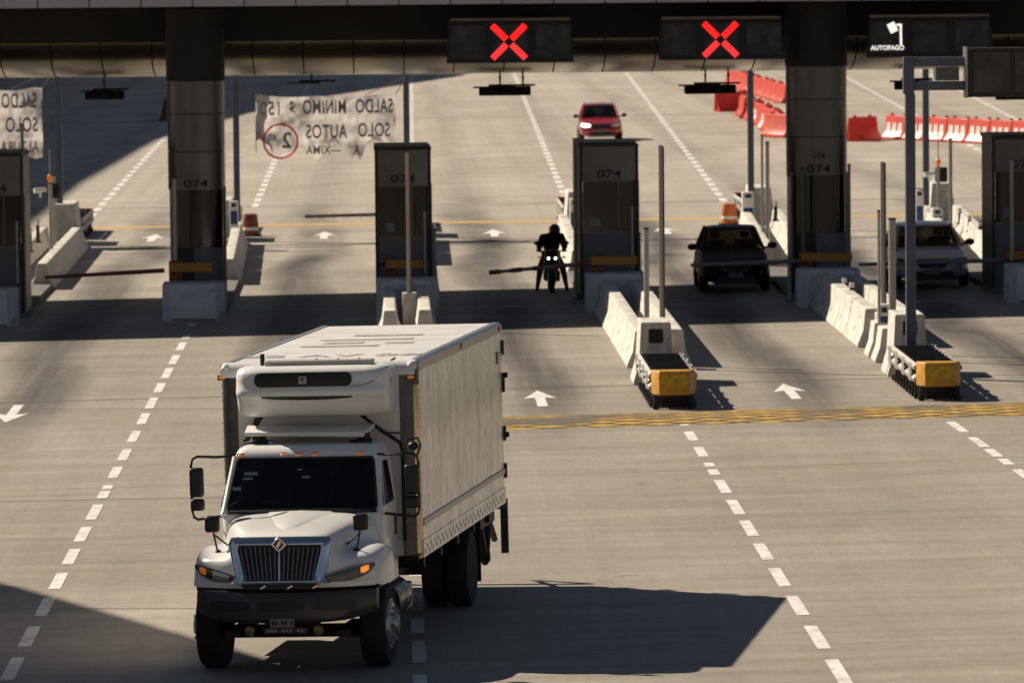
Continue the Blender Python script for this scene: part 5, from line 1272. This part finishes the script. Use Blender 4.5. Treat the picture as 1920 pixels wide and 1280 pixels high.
b.loft(rg); b.build('valance', 'cab_white', T, smooth=True, angle=40)
for s in (-1, 1):
    hs_ = [(.56, 1.125, 1.185), (.62, 1.112, 1.205), (.72, 1.108, 1.235), (.82, 1.118, 1.262), (.92, 1.145, 1.285), (1.0, 1.185, 1.30), (1.05, 1.235, 1.30), (1.075, 1.268, 1.29)]
    def hring(x, z0, z1, o, kk=1.):
        y = nose(x)-o; m_ = (z0+z1)/2; z0, z1 = m_+(z0-m_)*kk, m_+(z1-m_)*kk
        return [(s*x, y+.09, z0), (s*x, y, z0), (s*x, y-.012, m_), (s*x, y, z1), (s*x, y+.09, z1)]
    b = MB(); b.loft([hring(x, a, c, .022) for x, a, c in hs_]); hl = b.build('headlight', 'headlamp_dark', T, smooth=True, angle=50)
    ed = [(s*x, nose(x)-.028, a) for x, a, c in hs_]+[(s*x, nose(x)-.028, c) for x, a, c in reversed(hs_)]; ed.append(ed[0])
    b = MB(); b.tube(ed, .009, 6); b.build('bezel', 'galv', hl, smooth=True)
    b = MB(); b.loft([hring(x, a, c, .034, .8) for x, a, c in ((.925, 1.185, 1.262), (.95, 1.178, 1.275), (.98, 1.188, 1.284), (1.015, 1.215, 1.286))]); b.build('turn_signal', 'amber_lit' if s > 0 else 'amber', hl, smooth=True, angle=50)
    b = MB(); b.loft([hring(x, a, c, .032, .72) for x, a, c in ((.63, 1.112, 1.205), (.70, 1.108, 1.23), (.78, 1.112, 1.25), (.84, 1.122, 1.266))]); b.build('lens', 'lamp_clear' if s < 0 else 'headlamp_dark', hl, smooth=True, angle=50)
# bumper, curved in plan
rg = []
for i in range(17):
    u = -1+2*i/16; x = u*1.075+.015; y = -3.06+.42*abs(u)**2.6
    q = .11*abs(u)**5; rg.append([(x, y+.07, .635+q), (x, y+.012, .68+q), (x, y, .80+q*.5), (x, y+.012, .94), (x, y+.045, .995), (x, y+.20, 1.0), (x, y+.22, .65+q)])
b = MB(); b.loft(rg); bm_ = b.build('bumper', 'bumper', T, smooth=True, angle=40)
def bs(x): return -3.06+.42*abs(x/1.12)**2.6
b = MB()
for x0, x1, z0, z1 in ((-.85, -.36, .78, .90), (-.26, .30, .78, .90), (.40, .88, .78, .90)):
    n = 6; rg = []
    for i in range(n+1):
        x = x0+(x1-x0)*i/n; tap = .02 if i in (0, n) else 0; rg.append([(x, bs(x)-.003, z0+tap), (x, bs(x)-.003, z1-tap), (x, bs(x)+.03, z1-tap), (x, bs(x)+.03, z0+tap)])
    b.loft(rg)
each(b, 'bumper_opening', 'black_plastic', bm_)
b = MB(); b.box(-.11, .18, -3.078, -3.064, .595, .70); pl_ = b.build('licence_plate', 'plate', bm_)
b = MB()
for i in range(7):
    if i in (2, 5): continue
    x = -.085+i*.037; b.box(x, x+.024, -3.082, -3.0785, .625, .675)
b.build('plate_character', 'letter_dark', pl_)
b = MB(); b.box(-.22, .30, -2.90, -2.88, .505, .57); sp_ = b.build('spare_plate', 'bumper', T)
b = MB()
for i in range(10):
    if i in (3, 7): continue
    x = -.18+i*.045; b.box(x, x+.028, -2.904, -2.9005, .52, .555)
b.build('plate_character', 'galv', sp_)
b = MB()
for x in (-.40, .42): b.lathe([(.002, -.05), (.06, -.045), (.066, 0), (.05, .05)], (x, -2.80, .53), 'y', 14)
each(b, 'fog_lamp', 'fog_lens', T, smooth=True)
b = MB(); b.box(-.85, .85, -2.03, -1.83, .36, .50); b.cyl((-.8, -2.25, .42), (.8, -2.25, .42), .03); b.box(-.55, -.42, -2.6, 6.9, .62, .86); b.box(.42, .55, -2.6, 6.9, .62, .86); b.cyl((-.9, 4.375, .5), (.9, 4.375, .5), .09); b.ellipsoid((0, 4.375, .5), (.45, .5, .5)); b.box(-.3, .3, -2.4, -1.2, .52, .9)
for k in range(5): b.box(-1.15, 1.15, .6+k*1.4, .72+k*1.4, .90, 1.05)
b.build('chassis', 'dark_steel', T)
b = MB()
for s in (-1, 1): b.box(s*.66-.09, s*.66+.09, -2.55, -1.35, .42, .50)
each(b, 'leaf_spring', 'dark_steel', T)
wheel(T, (-.985, -1.93, .50), .50, .30, 'front_wheel', 'white_paint', 36, -.03, -1)
wheel(T, (.985, -1.93, .50), .50, .30, 'front_wheel', 'steel', 36, -.03, 1)
for s in (-1, 1):
    wheel(T, (s*1.05, 4.375, .50), .50, .27, 'rear_wheel', 'white_paint', 36, .11, s); wheel(T, (s*.72, 4.375, .50), .50, .27, 'rear_wheel', 'dark_steel', 32, .05, s)
    b = MB(); b.box(s*.9-.30, s*.9+.30, 5.0, 5.03, .25, .95); b.build('mud_flap', 'rubber', T)
b = MB(); b.cyl((.88, -1.15, .66), (.88, -.25, .66), .25, n=28); tkn = b.build('fuel_tank', 'post_metal', T, smooth=True)
b = MB()
for y in (-.95, -.45): b.cyl((.88, y-.02, .66), (.88, y+.02, .66), .256, n=28)
each(b, 'tank_strap', 'chrome', tkn, smooth=True)
b = MB(); b.box(.70, 1.0, .1, .6, .42, .74); b.build('battery_box', 'steel', T, bevel=.02)
b = MB(); b.box(-1.1, -.7, -.6, 1.0, .42, .85); b.build('battery_box', 'dark_steel', T, bevel=.02)
# tail lift folded at the rear
b = MB(); b.box(-1.2, 1.2, BL+.20, BL+.26, .96, 1.10); tl = b.build('tail_lift', 'dark_steel', T, bevel=.01)
for x in (-1.16, 1.16):
    b = MB(); b.box(x-.05, x+.05, BL+.261, BL+.33, .36, 1.10); b.build('lift_upright', 'dark_steel', tl, bevel=.01)
b = MB()
for x in (-1.0, 1.02):
    b.tube([(x, BL-.35, .95), (x, BL+.28, .55)], .045); b.tube([(x, BL-1.1, .90), (x, BL-.65, .35), (x, BL-.3, .95)], .06); b.box(x-.08, x+.08, BL-1.5, BL-.2, .85, 1.05)
each(b, 'lift_arm', 'dark_steel', tl)
b = MB(); b.box(-1.0, 1.1, BL-.75, BL-.65, .35, .47); b.build('underrun_bar', 'dark_steel', T, bevel=.01)
# mirrors
for s in (-1, 1):
    o_ = 1.33 if s < 0 else 1.40
    b = MB(); b.tube([(s*.90, -1.08, 2.45), (s*1.05, -1.25, 2.455), (s*(o_-.06), -1.30, 2.47), (s*(o_+.0), -1.30, 2.44), (s*(o_+.02), -1.30, 2.36), (s*(o_+.02), -1.30, 1.82), (s*o_, -1.30, 1.74), (s*(o_-.05), -1.30, 1.71), (s*.98, -1.15, 1.74)], .017); mr_ = b.build('mirror', 'black_plastic', T, smooth=True)
    b = MB(); b.box(s*(o_-.055)-.085, s*(o_-.055)+.085, -1.40, -1.30, 1.985, 2.34); b.build('mirror_head', 'black_plastic', mr_, bevel=.035, seg=3)
    b = MB(); b.box(s*(o_-.06)-.085, s*(o_-.06)+.085, -1.40, -1.30, 1.82, 1.965); b.build('convex_head', 'black_plastic', mr_, bevel=.035, seg=3)
    b = MB(); b.box(s*(o_-.055)-.07, s*(o_-.055)+.07, -1.299, -1.295, 2.0, 2.32); b.build('mirror_glass', 'chrome', mr_)
    b = MB(); b.tube([(s*.83, -2.42, 1.40), (s*.88, -2.42, 1.66)], .012, 6); b.tube([(s*.62, -2.30, 1.52), (s*.72, -2.36, 1.50), (s*.88, -2.42, 1.64)], .012, 6); b.lathe([(.06, 0), (.03, .05), (.01, .06)], (s*.83, -2.42, 1.40), n=12); hm_ = b.build('hood_mirror', 'black_plastic', T)
    b = MB(); b.box(s*.89-.09, s*.89+.09, -2.47, -2.37, 1.66, 1.86); b.build('mirror_head', 'black_plastic', hm_, bevel=.04, seg=3)
b = MB(); b.ellipsoid((1.36, -1.26, 2.555), (.13, .10, .10)); b.tube([(1.25, -1.29, 2.47), (1.28, -1.28, 2.64), (1.42, -1.27, 2.65), (1.45, -1.28, 2.56), (1.41, -1.29, 2.45)], .014); b.build('convex_mirror', 'black_plastic', T, smooth=True)

# ------------------------------------------------------------------ unseen blocks added on the left, footprints shaped to cast the plaza's shade
def shade_caster(poly, h, label):
    c = Vector((sum(p[0] for p in poly)/len(poly), sum(p[1] for p in poly)/len(poly), 0)); c.z = 0
    r = empty('shade_building', c, label, 'building', 'unseen shade-casting blocks left of the plaza')
    q = [(p[0]-c.x, p[1]-c.y) for p in poly]
    b = MB(); b.prism(q, 'z', -2, h); b.build('wall', 'shade_caster', r)
    b = MB(); b.prism([(p[0]*.96, p[1]*.96) for p in q], 'z', h+.01, h+.5); b.build('roof', 'roof_deck', r)
    for f in range(int(h//3.4)):
        z = 1.4+3.4*f
        for i in range(len(q)):
            a, e = Vector(q[i]), Vector(q[(i+1) % len(q)]); n = int((e-a).length//9)
            nr = Vector(((e-a).y, -(e-a).x)).normalized()*.02
            for k in range(n):
                if f % 2 or n > 6 and k % 2: continue
                u0, u1 = a.lerp(e, (k+.25)/n), a.lerp(e, (k+.75)/n)
                b = MB(); b.loft([[(u0.x-nr.x, u0.y-nr.y, z), (u1.x-nr.x, u1.y-nr.y, z), (u1.x+nr.x, u1.y+nr.y, z), (u0.x+nr.x, u0.y+nr.y, z)], [(u0.x-nr.x, u0.y-nr.y, z+1.6), (u1.x-nr.x, u1.y-nr.y, z+1.6), (u1.x+nr.x, u1.y+nr.y, z+1.6), (u0.x+nr.x, u0.y+nr.y, z+1.6)]]); b.build('window', 'ws_dark', r)
    return r
hB = 30; kx, ky = 1.066*hB, .841*hB
kx += .9
shade_caster([(-80, 180), (-10.9-kx, 160+ky), (-10.9-kx, 219+ky), (-9.9-kx, 270+ky), (-6.5-kx, 312+ky), (-2.2-kx, 347+ky), (7-kx, 396+ky), (-80, 430)], hB, 'tall unseen building shaped to cast the shade on the far plaza')
hB = 14; kx, ky = 1.066*hB, .841*hB
shade_caster([(-34, 66), (-.95-kx, 66.0+ky), (-.9-kx, 68.8+ky), (-5.5-kx, 80.2+ky), (-34, 84+ky)], hB, 'lower unseen block added to cast the shade on the near road')
